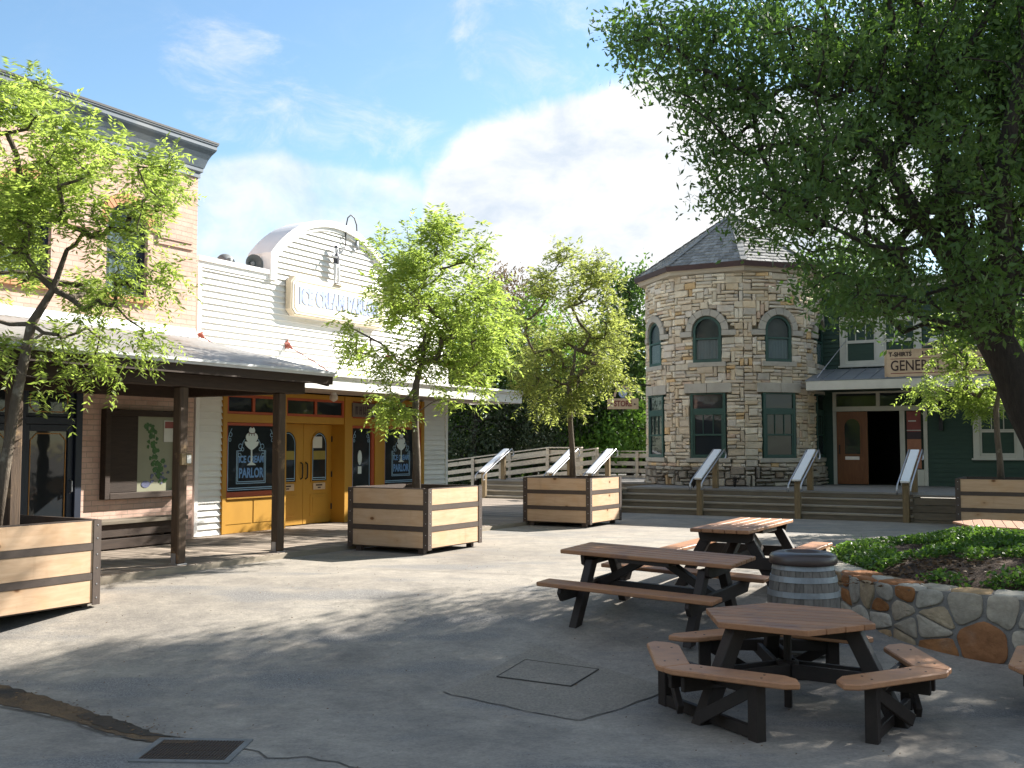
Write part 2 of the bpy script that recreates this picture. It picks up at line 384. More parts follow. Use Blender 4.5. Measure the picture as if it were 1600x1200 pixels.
X['cream'] = pbr('cream_trim', (.56, .54, .47), (.48, .46, .40), 3, rough=.55, bump=.05)
X['awning'] = pbr('grey_metal_awning', (.20, .22, .235), (.15, .165, .18), 1.6, rough=.5, bump=.04, metal=.2)
X['doorwood'] = pbr('stained_oak_door', (.20, .075, .026), (.14, .05, .018), 4, (8, 8, .8), rough=.45, bump=.15)
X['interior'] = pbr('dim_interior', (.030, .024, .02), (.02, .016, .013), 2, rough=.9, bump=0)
X['curtain'] = pbr('lace_curtain', (.78, .82, .82), (.60, .65, .66), 5, (9, 1, .3), rough=.9, bump=.3)
X['signcream'] = pbr('cream_sign_board', (.56, .42, .28), (.48, .35, .23), 3, rough=.6, bump=.06, stain=(.40, .28, .19), stain_scale=2)
X['signwhite'] = pbr('ivory_sign_board', (.76, .71, .60), (.70, .65, .55), 3, rough=.5, bump=.04)
X['signtrim'] = pbr('tan_sign_edge', (.62, .53, .39), (.54, .45, .32), 4, rough=.55, bump=.04)
X['paleblue'] = pbr('faded_blue_lettering', (.33, .39, .60), (.29, .35, .56), 4, rough=.6, bump=0)
X['darkletter'] = pbr('dark_lettering', (.035, .02, .016), (.05, .028, .022), 6, rough=.6, bump=0)
X['redletter'] = pbr('maroon_lettering', (.20, .05, .045), (.15, .04, .035), 6, rough=.6, bump=0)
X['decalblue'] = pbr('blue_window_paint', (.16, .31, .58), (.13, .27, .52), 6, rough=.5, bump=0)
X['decalpale'] = pbr('pale_blue_line', (.30, .46, .62), (.27, .42, .58), 6, rough=.5, bump=0)
X['decalwhite'] = pbr('white_window_paint', (.66, .72, .72), (.58, .65, .66), 5, rough=.5, bump=0)
X['cherry'] = pbr('brown_cherry', (.10, .03, .02), (.08, .025, .02), 6, bump=0)
X['paper'] = pbr('paper_notice', (.62, .62, .58), (.55, .55, .52), 5, bump=0, rough=.7)
X['mapbase'] = pbr('map_backing', (.27, .27, .19), (.23, .23, .165), 2, bump=0, rough=.45)
X['mapgreen'] = pbr('map_green_print', (.055, .14, .03), (.03, .075, .03), 14, bump=0, rough=.5)
X['mapblue'] = pbr('map_blue_print', (.12, .13, .22), (.08, .09, .15), 14, bump=0, rough=.5)
X['posterred'] = pbr('poster_red', (.26, .07, .055), (.20, .05, .045), 5, bump=0, rough=.5)
X['postertan'] = pbr('poster_orange', (.42, .18, .10), (.34, .14, .08), 7, bump=0, rough=.5)
X['posterdark'] = pbr('poster_dark', (.06, .035, .04), (.04, .025, .03), 7, bump=0, rough=.5)
X['glass'] = glassmat('dark_window_glass')
X['glasssee'] = glassmat('clear_window_glass', through=.72)
X['globe'] = pbr('milk_glass_globe', (.62, .58, .52), (.56, .52, .47), 4, rough=.3, bump=0)
X['statuewhite'] = pbr('statue_white_paint', (.70, .70, .70), (.60, .60, .61), 5, rough=.5, bump=.04)
X['statuedark'] = pbr('statue_dark_paint', (.07, .07, .085), (.05, .05, .06), 5, rough=.5, bump=.04)
X['horn'] = pbr('horn_grey', (.17, .18, .18), (.12, .13, .13), 5, rough=.5, bump=.02)
X['hornhole'] = pbr('horn_driver', (.36, .37, .36), (.28, .29, .28), 5, rough=.5, bump=0)
X['hat'] = pbr('painted_hat_white', (.60, .58, .56), (.45, .43, .42), 5, rough=.6, bump=.1, stain=(.30, .26, .24), stain_scale=4)
X['bark'] = pbr('grey_brown_bark', (.15, .12, .092), (.085, .068, .052), 5, (5, 5, 1.2), rough=.95, bump=.8, bdist=.02, stain=(.24, .215, .17), stain_scale=5, stain_lo=.55, stain_hi=.7)
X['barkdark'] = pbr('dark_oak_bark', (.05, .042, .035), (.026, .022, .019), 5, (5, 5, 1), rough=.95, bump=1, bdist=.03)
X['leaf_spring'] = leafmat('spring_leaf', (.10, .16, .034), (.20, .26, .065), (.42, .55, .10), .6, (.27, .24, .075))
X['leaf_gold'] = leafmat('olive_gold_leaf', (.11, .155, .038), (.205, .245, .065), (.42, .48, .11), .54, (.33, .24, .10))
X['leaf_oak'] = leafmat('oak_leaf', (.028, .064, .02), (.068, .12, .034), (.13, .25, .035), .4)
X['leaf_bright'] = leafmat('bright_hedge_leaf', (.055, .125, .022), (.10, .20, .035), (.24, .42, .05), .45)
X['leaf_cedar'] = leafmat('cedar_spray', (.020, .034, .016), (.045, .062, .026), (.06, .09, .03), .2)
X['leaf_mid'] = leafmat('woodland_leaf', (.035, .075, .02), (.075, .125, .035), (.15, .27, .045), .4)
X['leaf_brown'] = leafmat('russet_twig_leaf', (.10, .07, .04), (.16, .11, .06), (.20, .13, .05), .3)
X['leaf_cover'] = leafmat('ground_cover_leaf', (.035, .085, .016), (.085, .17, .03), (.18, .34, .04), .35)
X['leaf_dead'] = pbr('dead_leaf', (.17, .10, .05), (.10, .06, .03), 5, bump=0, island=.8)
SKY_S, CLOUD_S, SUN_S, EXPO = .071, .35, 5.0, 1.72
# ================================================================ SETTING
def gmesh():
    xs = np.concatenate([np.array([-220, -120, -60, -35, -22, -16]), np.arange(-13, 17, .3), np.array([18, 24, 35, 60, 120, 220.])])
    ys = np.concatenate([np.array([-60, -25, -8, 0, 3.]), np.arange(5, 15.5, .2), np.array([16, 18, 20, 23, 26, 30, 34, 36, 40, 60, 100, 180, 300.])])
    V = [(x, y, gz(y)) for y in ys for x in xs]
    n = len(xs)
    F = [(j * n + i, j * n + i + 1, (j + 1) * n + i + 1, (j + 1) * n + i) for j in range(len(ys) - 1) for i in range(n - 1)]
    o = arrays('ground', V, F, X['ground']); o.data.polygons.foreach_set('use_smooth', [True] * len(o.data.polygons))
    return setting(o)
gmesh()

def ribbon(name, pts, w, mat, lift=.006, jit=.02, seed=1, sub=.12, kind='structure', wj=.2):
    r = random.Random(seed); P = []
    for (a, b) in zip(pts[:-1], pts[1:]):
        L = math.hypot(b[0] - a[0], b[1] - a[1]); k = max(1, int(L / sub))
        for i in range(k): P.append((a[0] + (b[0] - a[0]) * i / k, a[1] + (b[1] - a[1]) * i / k))
    P.append(pts[-1])
    V = []; F = []
    for i, p in enumerate(P):
        q0 = P[max(i - 1, 0)]; q1 = P[min(i + 1, len(P) - 1)]
        dx, dy = q1[0] - q0[0], q1[1] - q0[1]; l = math.hypot(dx, dy) or 1
        f = i / max(1, len(P) - 1)
        ww = w(f) if callable(w) else w
        j = r.uniform(-jit, jit)
        a = ww * (.5 + r.uniform(-wj, wj)); b = ww * (.5 + r.uniform(-wj, wj))
        for s, q in ((-1, a), (1, b)):
            x = p[0] - dy / l * (s * q + j); y = p[1] + dx / l * (s * q + j)
            V.append((x, y, gz(y) + lift))
        if i: k = 2 * i; F.append((k - 2, k - 1, k + 1, k))
    return setting(arrays(name, V, F, mat), kind)

# paving: service cover with its patch of newer concrete, joints, cracks, silt in the gutter
def quadsheet(name, c, mat, lift, n=8):
    V = []; F = []
    for j in range(n + 1):
        for i in range(n + 1):
            u, v = i / n, j / n
            x = (c[0][0] * (1 - u) + c[1][0] * u) * (1 - v) + (c[3][0] * (1 - u) + c[2][0] * u) * v
            y = (c[0][1] * (1 - u) + c[1][1] * u) * (1 - v) + (c[3][1] * (1 - u) + c[2][1] * u) * v
            V.append((x, y, gz(y) + lift))
    for j in range(n):
        for i in range(n):
            k = j * (n + 1) + i; F.append((k, k + 1, k + n + 2, k + n + 1))
    return arrays(name, V, F, mat)
patch = [(-.62, 9.25), (.55, 8.42), (1.45, 9.35), (.25, 10.55)]
setting(quadsheet('paving_patch', patch, X['patch'], .004))
ribbon('paving_crack', [patch[0], patch[1], patch[2]], .009, X['crack'], .008, .02, 2)
cover = [(-.14, 9.66), (.53, 9.40), (.82, 9.86), (.13, 10.12)]
t = quadsheet('service_cover', cover, X['patch'], .012)
tag(t, 'flat concrete service cover with a dark joint set in the paving', 'service cover')
j = MB()
for a, b in zip(cover, cover[1:] + cover[:1]):
    n_ = 6
    for i in range(n_):
        p = [a[k] + (b[k] - a[k]) * i / n_ for k in (0, 1)]; q = [a[k] + (b[k] - a[k]) * (i + 1) / n_ for k in (0, 1)]
        j.beam((*p, gz(p[1]) + .010), (*q, gz(q[1]) + .010), .011, .010)
j.build('joint', X['crack'], t)
ribbon('paving_crack', [(-1.98, 7.7), (-1.72, 7.48), (-1.35, 7.42), (-.98, 7.2), (-.55, 7.08), (.1, 6.9)], lambda f: .018 * (1 - .6 * f), X['crack'], .006, .05, 3)
ribbon('paving_crack', [(-5.6, 9.3), (-4.6, 8.95), (-3.7, 8.5), (-3.1, 8.02), (-2.75, 7.85)], .018, X['crack'], .010, .02, 4)
ribbon('paving_crack', [(-2.9, 14.6), (-.6, 13.9), (1.2, 13.2), (3.4, 12.0)], .010, X['crack'], .006, .01, 5)
ribbon('gutter_silt', [(-5.8, 9.5), (-5.2, 9.42), (-4.7, 9.25), (-4.2, 9.0), (-3.75, 8.72), (-3.4, 8.45), (-3.1, 8.2), (-2.85, 8.0), (-2.6, 7.88), (-2.35, 7.84)], lambda f: .42 * (1 - f) ** .4 * (.85 + .15 * math.sin(f * 7)) + .05, X['silt'], .007, .006, 6, .05, 'stuff', .05)

ribbon('gutter_silt', [(-3.55, 8.62), (-3.1, 8.25), (-2.8, 8.02), (-2.5, 7.93)], lambda f: .03 + .17 * math.sin(math.pi * min(1, f + .15)) , X['silt_dark'], .010, .01, 16, .05, 'stuff', .1)
def litter():
    r = np.random.default_rng(3); V = []; F = []
    def put(x, y, s):
        a = r.uniform(0, 6.28); z = gz(y) + .014
        dx, dy = math.cos(a) * s, math.sin(a) * s; wx, wy = -dy * .45, dx * .45
        k = len(V)
        V.extend([(x - dx, y - dy, z), (x + wx, y + wy, z + .006), (x + dx, y + dy, z + .004), (x - wx, y - wy, z)]); F.append((k, k + 1, k + 2, k + 3))
    path = [(-5.8, 9.75), (-4.7, 9.35), (-3.75, 8.85), (-3.15, 8.4), (-2.5, 7.95)]
    for i in range(150):
        q = r.uniform(0, 4); k = int(min(q, 3.999)); f = q - k
        x = path[k][0] * (1 - f) + path[k + 1][0] * f + r.normal(0, .1); y = path[k][1] * (1 - f) + path[k + 1][1] * f + r.normal(0, .09)
        put(x, y, r.uniform(.006, .02))
    for i in range(800):
        y = r.uniform(7, 20); x = r.uniform(-.45, .5) * y; put(x, y, r.uniform(.004, .013) * (1.4 if r.random() < .1 else 1))
    return setting(arrays('leaf_litter', V, F, X['leaf_dead']), 'stuff')
litter()

# drain grate
gc = Vector((-2.33, 7.62, 0)); gc.z = gz(gc.y)
t = thing('drain_grate', 'rusty square drain grate in a pale metal frame in the paving', 'drain', (gc.x, gc.y, gc.z), R(-3), rx=math.atan((gz(8.2) - gz(7.0)) / 1.2))
m = MB(); m.box(-.36, .36, -.29, -.24, -.02, .012).box(-.36, .36, .24, .29, -.02, .012).box(-.36, -.31, -.24, .24, -.02, .012).box(.31, .36, -.24, .24, -.02, .012)
m.build('frame', pbr('drain_frame', (.20, .20, .195), (.14, .14, .135), 7, rough=.7), t, bevel=.003)
m = MB()
for i in range(26):
    x = -.30 + i * .024; m.box(x - .005, x + .005, -.24, .24, -.02, .009)
for y in (-.12, 0, .12): m.box(-.31, .31, y - .004, y + .004, -.02, .007)
m.build('bars', pbr('drain_rust', (.085, .055, .038), (.05, .036, .03), 9, rough=.8), t)
MB().box(-.31, .31, -.24, .24, .0015, .003).build('sump', X['crack'], t)

# frame of the two buildings on the shopfront row: local x along the front, local y into the building
A = (-5.686, 18.29, 0); RZ = R(60)
AM = T(A) @ Matrix.Rotation(RZ, 4, 'Z')
def loc_row(x, y, z): return AM @ Vector((x, y, z))

# boardwalk in front of the row
m = MB(); x = -9.5
while x < 8.15:
    w = .138; m.box(x + .006, x + w - .006, -3.2 + rnd.uniform(-.012, .012), .25, .035, .08 + rnd.uniform(-.003, .003)); x += w
while x < 15.2:
    w = .138; m.box(x + .006, x + w - .006, -3.2 + rnd.uniform(-.012, .012), 5.4, .035, .08 + rnd.uniform(-.003, .003)); x += w
o = m.build('boardwalk', X['deck'], bevel=.004); o.matrix_world = AM; setting(o)
m = MB().box(-9.5, 15.2, -3.255, -3.222, -.6, .077).box(15.1, 15.18, -3.1, 5.4, -.3, .034)
o = m.build('boardwalk_edge', X['tread']); o.matrix_world = AM; setting(o)

# ================================================================ ICE CREAM PARLOR
HW, ZE, ZP, XC = 1.90, 5.45, 6.35, 3.80
RR = (HW ** 2 + (ZP - ZE) ** 2) / (2 * (ZP - ZE)); ZC = ZP - RR
def arc_out(d=0, n=28):
    r = RR + d; a0 = math.asin((HW) / RR)
    hw = HW + d
    a0 = math.asin(min(1, hw / r)) if hw < r else R(89)
    return [(XC + r * math.sin(-a0 + 2 * a0 * i / n), ZC + r * math.cos(-a0 + 2 * a0 * i / n)) for i in range(n + 1)]
def arc_half(z):
    if z < ZE: return HW
    return math.sqrt(max(0, RR ** 2 - (z - ZC) ** 2))
P = thing('ice_cream_parlor', 'white clapboard ice cream parlor with arched false front and mustard shopfront', 'building', A, RZ)
m = MB()
def clap(m, x0, x1, z0, z1):
    m.add([(x0, -.002, z1), (x1, -.002, z1), (x1, -.042, z0), (x0, -.042, z0), (x0, 0, z0), (x1, 0, z0)], [(0, 1, 2, 3), (3, 2, 5, 4)])
z = .09
while z < 6.3:
    z1 = min(z + .117, 6.33)
    if z < 2.86:
        for a, b in ((.08, .66), (7.1, 8.04)): clap(m, a, b, z, z1)
    elif z < 5.02: clap(m, .08, 8.04, z, z1)
    else:
        h = arc_half(z1) - .06
        if h > .1: clap(m, XC - h, XC + h, z, z1)
    z += .117
# solid body behind the boards
m.box(0, 8.12, .002, .2, 2.9, 5.02); m.box(0, .66, .002, .2, .03, 2.9); m.box(7.1, 8.12, .002, .2, .03, 2.9)
m.box(0, .2, .2, 6, .03, 5.0); m.box(7.92, 8.118, .2, 6, .03, 5.0); m.box(.2, 7.92, 5.8, 6, .03, 4.6); m.box(.2, 7.92, .2, 5.8, 4.4, 4.6)
prof = [(XC - HW + .02, 5.02)] + arc_out(-.02) + [(XC + HW - .02, 5.02)]
m.prism(prof, .002, .5)
m.build('wall', X['white'], P)
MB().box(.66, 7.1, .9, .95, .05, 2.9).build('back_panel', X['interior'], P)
MB().box(0, .09, -.052, .02, .09, 5.02).build('corner_board', X['trimwhite'], P, bevel=.004)
MB().box(8.03, 8.125, -.052, .1, .09, 5.02).build('corner_board', X['trimwhite'], P, bevel=.004)
for a, b in ((-.02, XC - HW - .09), (XC + HW + .09, 8.18)):
    MB().box(a, b, -.09, .3, 5.04, 5.13).box(a, b, -.055, -.03, 4.93, 5.04).build('coping', X['trimwhite'], P, bevel=.006)
out = [(XC - HW - .10, 4.95)] + arc_out(.10) + [(XC + HW + .10, 4.95)]
mid = [(XC - HW + .04, 4.95)] + arc_out(-.04) + [(XC + HW - .04, 4.95)]
inn = [(XC - HW + .12, 4.95)] + arc_out(-.12) + [(XC + HW - .12, 4.95)]
m = MB().ring(out, mid, -.10, .52, closed=False).ring(mid, inn, -.055, 0, closed=False)
m.build('arch_trim', X['trimwhite'], P)
# canopy
m = MB()
m.box(-.2, 9.45, -1.4, -1.365, 2.77, 3.0).box(9.415, 9.45, -1.365, .15, 2.77, 3.0).box(-.22, 9.51, -1.46, .15, 3.02, 3.075).box(-.21, 9.48, -1.43, -1.37, 2.985, 3.02).box(-.2, 9.44, -1.363, .15, 2.93, 3.015)
c = m.build('canopy', X['trimwhite'], P, bevel=.005)
m = MB()
for i in range(10): m.box(-.18, 9.40, -1.355 + i * .138, -1.225 + i * .138, 2.79, 2.81)
m.build('soffit', X['soffit'], c)
for x in (.06, 2.36, 5.69, 8.07):
    m = MB(); star = []
    for k in range(10):
        a = math.pi / 2 + k * math.pi / 5; r_ = .10 if k % 2 == 0 else .055
        star.append((x + r_ * math.cos(a), 3.72 + r_ * math.sin(a)))
    m.prism(star, -.05, -.026).tube([(x, -.05, 3.70), (x, -.10, 3.68), (x, -.16, 3.63)], [.045, .04, .018], 8)
    s = m.build('tie_bracket', X['iron_red'], P)
    m = MB().tube([(x, -.14, 3.65), (x, -.75, 3.34), (x, -1.25, 3.06)], .012, 6)
    m.build('tie_rod', X['iron_red'], s)
# shopfront
m = MB()
for a, b in ((.66, .76), (2.18, 2.35), (4.15, 4.40), (5.2, 5.55), (6.98, 7.1)): m.box(a, b, -.06, .36, .082, 2.76)
for a, b in ((.76, 2.18), (4.40, 5.2), (5.55, 6.98)):
    m.box(a, b, -.045, .1, 2.145, 2.30); m.box(a, b, -.045, .1, 2.665, 2.76)
m.box(2.35, 4.15, -.03, .4, 2.16, 2.30).box(2.35, 4.15, -.03, .2, 2.665, 2.76)
for a, b in ((.76, 2.18), (5.55, 6.98)):
    m.box(a, b, -.03, .1, .082, .735).box(a, b, -.075, -.032, .715, .745)
    c_ = (a + b) / 2; m.box(a, c_ - .015, -.04, -.031, .25, .70).box(c_ + .015, b, -.04, -.031, .25, .70)
m.box(4.40, 5.2, -.03, .1, .082, .34)
m.build('shopfront_frame', X['yellow'], P, bevel=.006)

def rectframe(m, x0, x1, z0, z1, l, r_, b_, t_, y0, y1):
    m.box(x0, x0 + l, y0, y1, z0, z1).box(x1 - r_, x1, y0, y1, z0, z1).box(x0 + l, x1 - r_, y0, y1, z0, z0 + b_).box(x0 + l, x1 - r_, y0, y1, z1 - t_, z1)
def squares(m, cx, cz, h, y): pass
def line_poly(m, pts, w, y0, y1):
    for a, b in zip(pts[:-1], pts[1:]):
        dx, dz = b[0] - a[0], b[1] - a[1]; l = math.hypot(dx, dz)
        if l < 1e-6: continue
        nx, nz = -dz / l * w / 2, dx / l * w / 2; ex, ez = dx / l * w * .3, dz / l * w * .3
        m.prism([(a[0] + nx - ex, a[1] + nz - ez), (b[0] + nx + ex, b[1] + nz + ez), (b[0] - nx + ex, b[1] - nz + ez), (a[0] - nx - ex, a[1] - nz - ez)], y0, y1)
def circ(cx, cz, rx, rz, a0=0, a1=360, n=20): return [(cx + rx * math.cos(R(a0 + (a1 - a0) * i / n)), cz + rz * math.sin(R(a0 + (a1 - a0) * i / n))) for i in range(n + 1)]

def sundae(par, cx, cz, s, y):
    """painted window: sundae glass over a blue board reading ICE CREAM PARLOR (cz = board centre, s = scale)"""
    m = MB(); w, h = .41 * s, .33 * s
    yy = y
    for k, d in ((0, 0), (1, .035 * s)):
        a = [(cx - w + d, cz + h - d * .4), (cx - w + d, cz - h + d), (cx + w - d, cz - h + d), (cx + w - d, cz + h - d * .4)]
        line_poly(m, a, .016 * s, yy - .004, yy)
    for sgn in (-1, 1):
        line_poly(m, [(cx + sgn * w, cz + h), (cx + sgn * .30 * s, cz + h), (cx + sgn * .24 * s, cz + .50 * s), (cx + sgn * .19 * s, cz + .56 * s)], .014 * s, yy - .004, yy)
        for q, (ox, oz, rr) in enumerate(((.31, .42, .05), (.25, .36, .035), (.33, .24, .04))):
            line_poly(m, circ(cx + sgn * ox * s, cz + oz * s, rr * s, rr * s, n=12), .012 * s, yy - .004 - .001 * q, yy)
    m.build('painted_border', X['decalpale'], par)
    text('painted_lettering', 'ICE CREAM', .19 * s, T((cx, yy - .003, cz + .15 * s)), X['decalblue'], par, width=.70 * s, ext=.002, bold=.006)
    text('painted_lettering', 'PARLOR', .27 * s, T((cx, yy - .003, cz - .13 * s)), X['decalblue'], par, width=.70 * s, ext=.002, bold=.008)
    m = MB(); zb = cz + .035 * s; S0 = s; s = s * .86
    prof = [(cx - .15 * s, zb), (cx - .10 * s, zb + .035 * s), (cx - .028 * s, zb + .07 * s), (cx - .022 * s, zb + .36 * s), (cx - .10 * s, zb + .40 * s), (cx - .20 * s, zb + .47 * s), (cx - .24 * s, zb + .56 * s)]
    m.prism(prof + [(2 * cx - px, pz) for px, pz in reversed(prof)], yy - .009, yy - .005)
    m.prism(circ(cx, zb + .66 * s, .20 * s, .13 * s, n=18)[:-1], yy - .011, yy - .0055)
    m.prism(circ(cx, zb + .82 * s, .10 * s, .09 * s, n=14)[:-1], yy - .013, yy - .006)
    g = m.build('painted_sundae', X['decalwhite'], par)
    m = MB().prism(circ(cx, zb + .92 * s, .045 * s, .045 * s, n=10)[:-1], yy - .015, yy - .0065)
    line_poly(m, circ(cx, zb + .79 * s, .11 * s, .04 * s, 200, 340, 8), .02 * s, yy - .016, yy - .0135)
    for dx in (-.1, -.02, .07): line_poly(m, [(cx + dx * s, zb + .755 * s), (cx + dx * s, zb + .70 * s)], .016 * s, yy - .0165, yy - .0136)
    line_poly(m, [(cx + .01 * s, zb + .95 * s), (cx + .05 * s, zb + 1.0 * s)], .01 * s, yy - .0145, yy - .007)
    m.build('cherry_syrup', X['cherry'], par)

def shop_window(x0, x1, z0, z1, deco):
    m = MB(); rectframe(m, x0, x1, z0, z1, .045, .10, .10, .055, -.035, .06)
    f = m.build('shop_window', X['red'], P, bevel=.004)
    gx0, gx1, g0, g1 = x0 + .045, x1 - .10, z0 + .10, z1 - .055
    MB().box(gx0, gx1, 0, .01, g0, g1).build('pane', X['glass'], f)
    m = MB(); d = .035
    line_poly(m, [(gx0 + d, g1 - .25), (gx0 + d, g0 + d), (gx1 - d, g0 + d), (gx1 - d, g1 - .25)], .014, -.006, -.002)
    line_poly(m, [(gx0 + d + .03, g0 + d + .035), (gx1 - d - .03, g0 + d + .035)], .018, -.006, -.002)
    for sgn, ex in ((1, gx0 + d), (-1, gx1 - d)):
        line_poly(m, [(ex, g1 - .25), (ex + sgn * .03, g1 - .16), (ex + sgn * .09, g1 - .06)], .012, -.006, -.002)
        line_poly(m, circ(ex + sgn * .06, g1 - .17, .035, .04, n=10), .01, -.0065, -.002)
        line_poly(m, circ(ex + sgn * .045, g1 - .27, .025, .03, n=10), .01, -.0068, -.002)
    m.build('painted_border', X['decalpale'], f)
    if deco: sundae(f, (gx0 + gx1) / 2, g0 + .46, .93 if x0 < 3 else .85, -.0025)
    return f
shop_window(.76, 2.18, .745, 2.14, True)
f2 = shop_window(5.55, 6.98, .745, 2.14, True)
MB().box(5.6, 6.86, -.11, -.037, .75, .86).build('counter_shelf', X['beamwood'], f2)
f3 = shop_window(4.40, 5.2, .34, 2.14, False)
m = MB().box(4.60, 5.02, -.012, -.003, .50, .84); o = m.build('hours_card', X['paper'], f3)
m = MB()
for i, zz in enumerate((.74, .68, .62)): m.box(4.68 + .02 * i, 4.94 - .03 * i, -.0145, -.0125, zz, zz + .02)
m.build('printed_lines', X['posterdark'], o)
m = MB().prism(circ(4.72, 1.45, .07, .16, n=14)[:-1], -.012, -.003).box(4.66, 4.78, -.011, -.003, 1.1, 1.26); m.build('painted_figure', X['decalwhite'], f3)
for a, b in ((.76, 2.18), (2.35, 4.15), (4.40, 6.98)):
    m = MB(); rectframe(m, a, b, 2.30, 2.665, .06, .06, .05, .05, -.03, .06)
    cc = [(a + b) / 2] if b - a < 2 else [a + (b - a) / 3, a + 2 * (b - a) / 3]
    for q in cc: m.box(q - .035, q + .035, -.03, .06, 2.35, 2.615)
    f = m.build('transom_window', X['red'], P, bevel=.004)
    MB().box(a + .06, b - .06, .0, .01, 2.35, 2.615).build('pane', X['glass'], f)
# lettered transom panel, its dark letters too faded to read
m = MB().box(4.36, 5.72, -.10, -.064, 2.33, 2.63); tp = m.build('transom_panel', pbr('dull_panel', (.17, .14, .12), (.13, .11, .095), 4, bump=.03), P, bevel=.004)
m = MB()
for i in range(9):
    x = 4.45 + i * .13; m.box(x, x + .03, -.104, -.101, 2.38, 2.56).box(x + .06, x + .085, -.104, -.101, 2.38, 2.56).box(x, x + .085, -.106, -.1045, 2.52 - .06 * (i % 3), 2.55 - .06 * (i % 3))
m.build('faded_lettering', X['posterdark'], tp)
# doors
for k, (a, b) in enumerate(((2.35, 3.246), (3.254, 4.15))):
    m = MB().box(a, b, .13, .175, .09, 2.155); DR = .17
    cx = (a + b) / 2 + (.03 if k else -.03)
    m.box(cx - .27, cx + .27, .118, .129, .25, .70)
    d = m.build('door', X['yellow'], P, bevel=.005, M=T((0, DR, 0)))
    m = MB().box(cx - .20, cx + .20, .108, .117, .31, .64); m.build('lower_panel', X['yellow'], d, bevel=.006)
    gw = .235; poly = [(cx - gw, .97), (cx + gw, .97)] + circ(cx, 1.72, gw, .27, 0, 180, 16)
    MB().prism(poly, .119, .129).build('pane', X['glass'], d)
    o2 = [(cx - gw - .02, .95), (cx + gw + .02, .95)] + circ(cx, 1.72, gw + .02, .29, 0, 180, 16)
    MB().ring(o2, poly, .105, .128).build('pane_rim', X['yellow'], d)
    m = MB(); i2 = [(cx - gw + .03, 1.0), (cx + gw - .03, 1.0)] + circ(cx, 1.72, gw - .03, .24, 0, 180, 16)
    line_poly(m, i2 + [i2[0]], .012, .113, .1185); line_poly(m, [(cx - gw + .03, 1.04), (cx + gw - .03, 1.04)], .014, .1125, .1182)
    m.build('painted_border', X['decalpale'], d)
    if k: MB().box(cx - .21, cx + .08, .112, .118, 1.66, 1.90).build('notice', X['paper'], d)
    MB().box(cx - .19, cx + .19, .1105, .1178, 1.42, 1.60).build('yellow_poster', pbr('poster_yellow', (.30, .24, .06), (.24, .19, .05), 5, bump=0), d)
    m = MB().box(cx - .19, cx + .19, .104, .117, .79, .93); pl = m.build('door_plate', X['signcream'], d, bevel=.004)
    m = MB().box(cx - .11, cx + .09, .1005, .1035, .87, .90).box(cx - .05, cx + .04, .1005, .1035, .82, .845); m.build('plate_lettering', X['darkletter'], pl)
    hx = b - .07 if k == 0 else a + .07
    MB().tube([(hx, .13, 1.02), (hx, .08, 1.05), (hx, .075, 1.2), (hx, .08, 1.33), (hx, .13, 1.36)], .016, 8).build('handle', X['blackiron'], d, smooth=True)
    xh = a + .015 if k == 0 else b - .015
    for zz in (.42, 1.1, 1.85): MB().tube([(xh, .118, zz - .06), (xh, .118, zz + .06)], .016, 8).build('hinge', X['blackiron'], d)

# things hanging on the parlor front
t = thing('parlor_sign', 'ivory sign board lettered ICE CREAM PARLOR in faded blue on the false front', 'sign', loc_row(3.80, -.044, 4.70), RZ)
def chamfer(w, h, c): return [(-w + c, -h), (w - c, -h), (w, -h + c), (w, h - c), (w - c, h), (-w + c, h), (-w, h - c), (-w, -h + c)]
m = MB().prism(chamfer(1.53, .40, .12), -.14, 0); m.build('board', X['signtrim'], t, bevel=.01)
m = MB().prism(chamfer(1.48, .36, .10), -.152, -.141); m.build('face', X['signwhite'], t)
m = MB().ring(chamfer(1.43, .32, .09), chamfer(1.405, .295, .085), -.16, -.153); m.build('border', X['signtrim'], t)
text('lettering', 'ICE CREAM PARLOR', .44, T((0, -.156, 0)), X['paleblue'], t, width=2.6, ext=.006, bold=.024)

t = thing('statue', 'small white painted statue of a person in a dark vest above the parlor sign', 'statue', loc_row(3.72, -.13, 5.10), RZ)
def skin_figure(name, nodes, edges, mat, parent, sub=2):
    me = bpy.data.meshes.new(name); me.from_pydata([n[0] for n in nodes], edges, []); me.materials.append(mat)
    o = bpy.data.objects.new(name, me); COL.objects.link(o); o.parent = parent
    s = o.modifiers.new('skin', 'SKIN')
    for i, n in enumerate(nodes):
        sv = me.skin_vertices[0].data[i]; sv.radius = (n[1], n[1] * (n[2] if len(n) > 2 else 1)); sv.use_root = (i == 0)
    o.modifiers.new('sub', 'SUBSURF').levels = sub; o.modifiers['sub'].render_levels = sub
    return o
S_ = .46
N = [((0, 0, .90), .105, .7), ((0, 0, 1.12), .10, .7), ((0, 0, 1.36), .125, .65), ((0, 0, 1.50), .05), ((0, -.01, 1.60), .075), ((0, -.01, 1.72), .075),
     ((-.17, 0, 1.42), .05), ((-.34, -.06, 1.26), .04), ((-.22, -.26, 1.20), .034), ((.17, 0, 1.42), .05), ((.30, -.10, 1.58), .042), ((.28, -.20, 1.82), .034),
     ((-.09, 0, .84), .085), ((-.10, -.02, .46), .06), ((-.11, 0, .07), .045), ((-.11, -.13, .03), .04), ((.09, 0, .84), .085), ((.12, -.04, .46), .06), ((.14, 0, .07), .045), ((.15, -.13, .03), .04)]
N = [(p[0], p[1] * 1.3, *(p[2:])) for p in N]
N = [((p[0][0] * S_, p[0][1] * S_, p[0][2] * S_), p[1] * S_, *(p[2:])) for p in N]
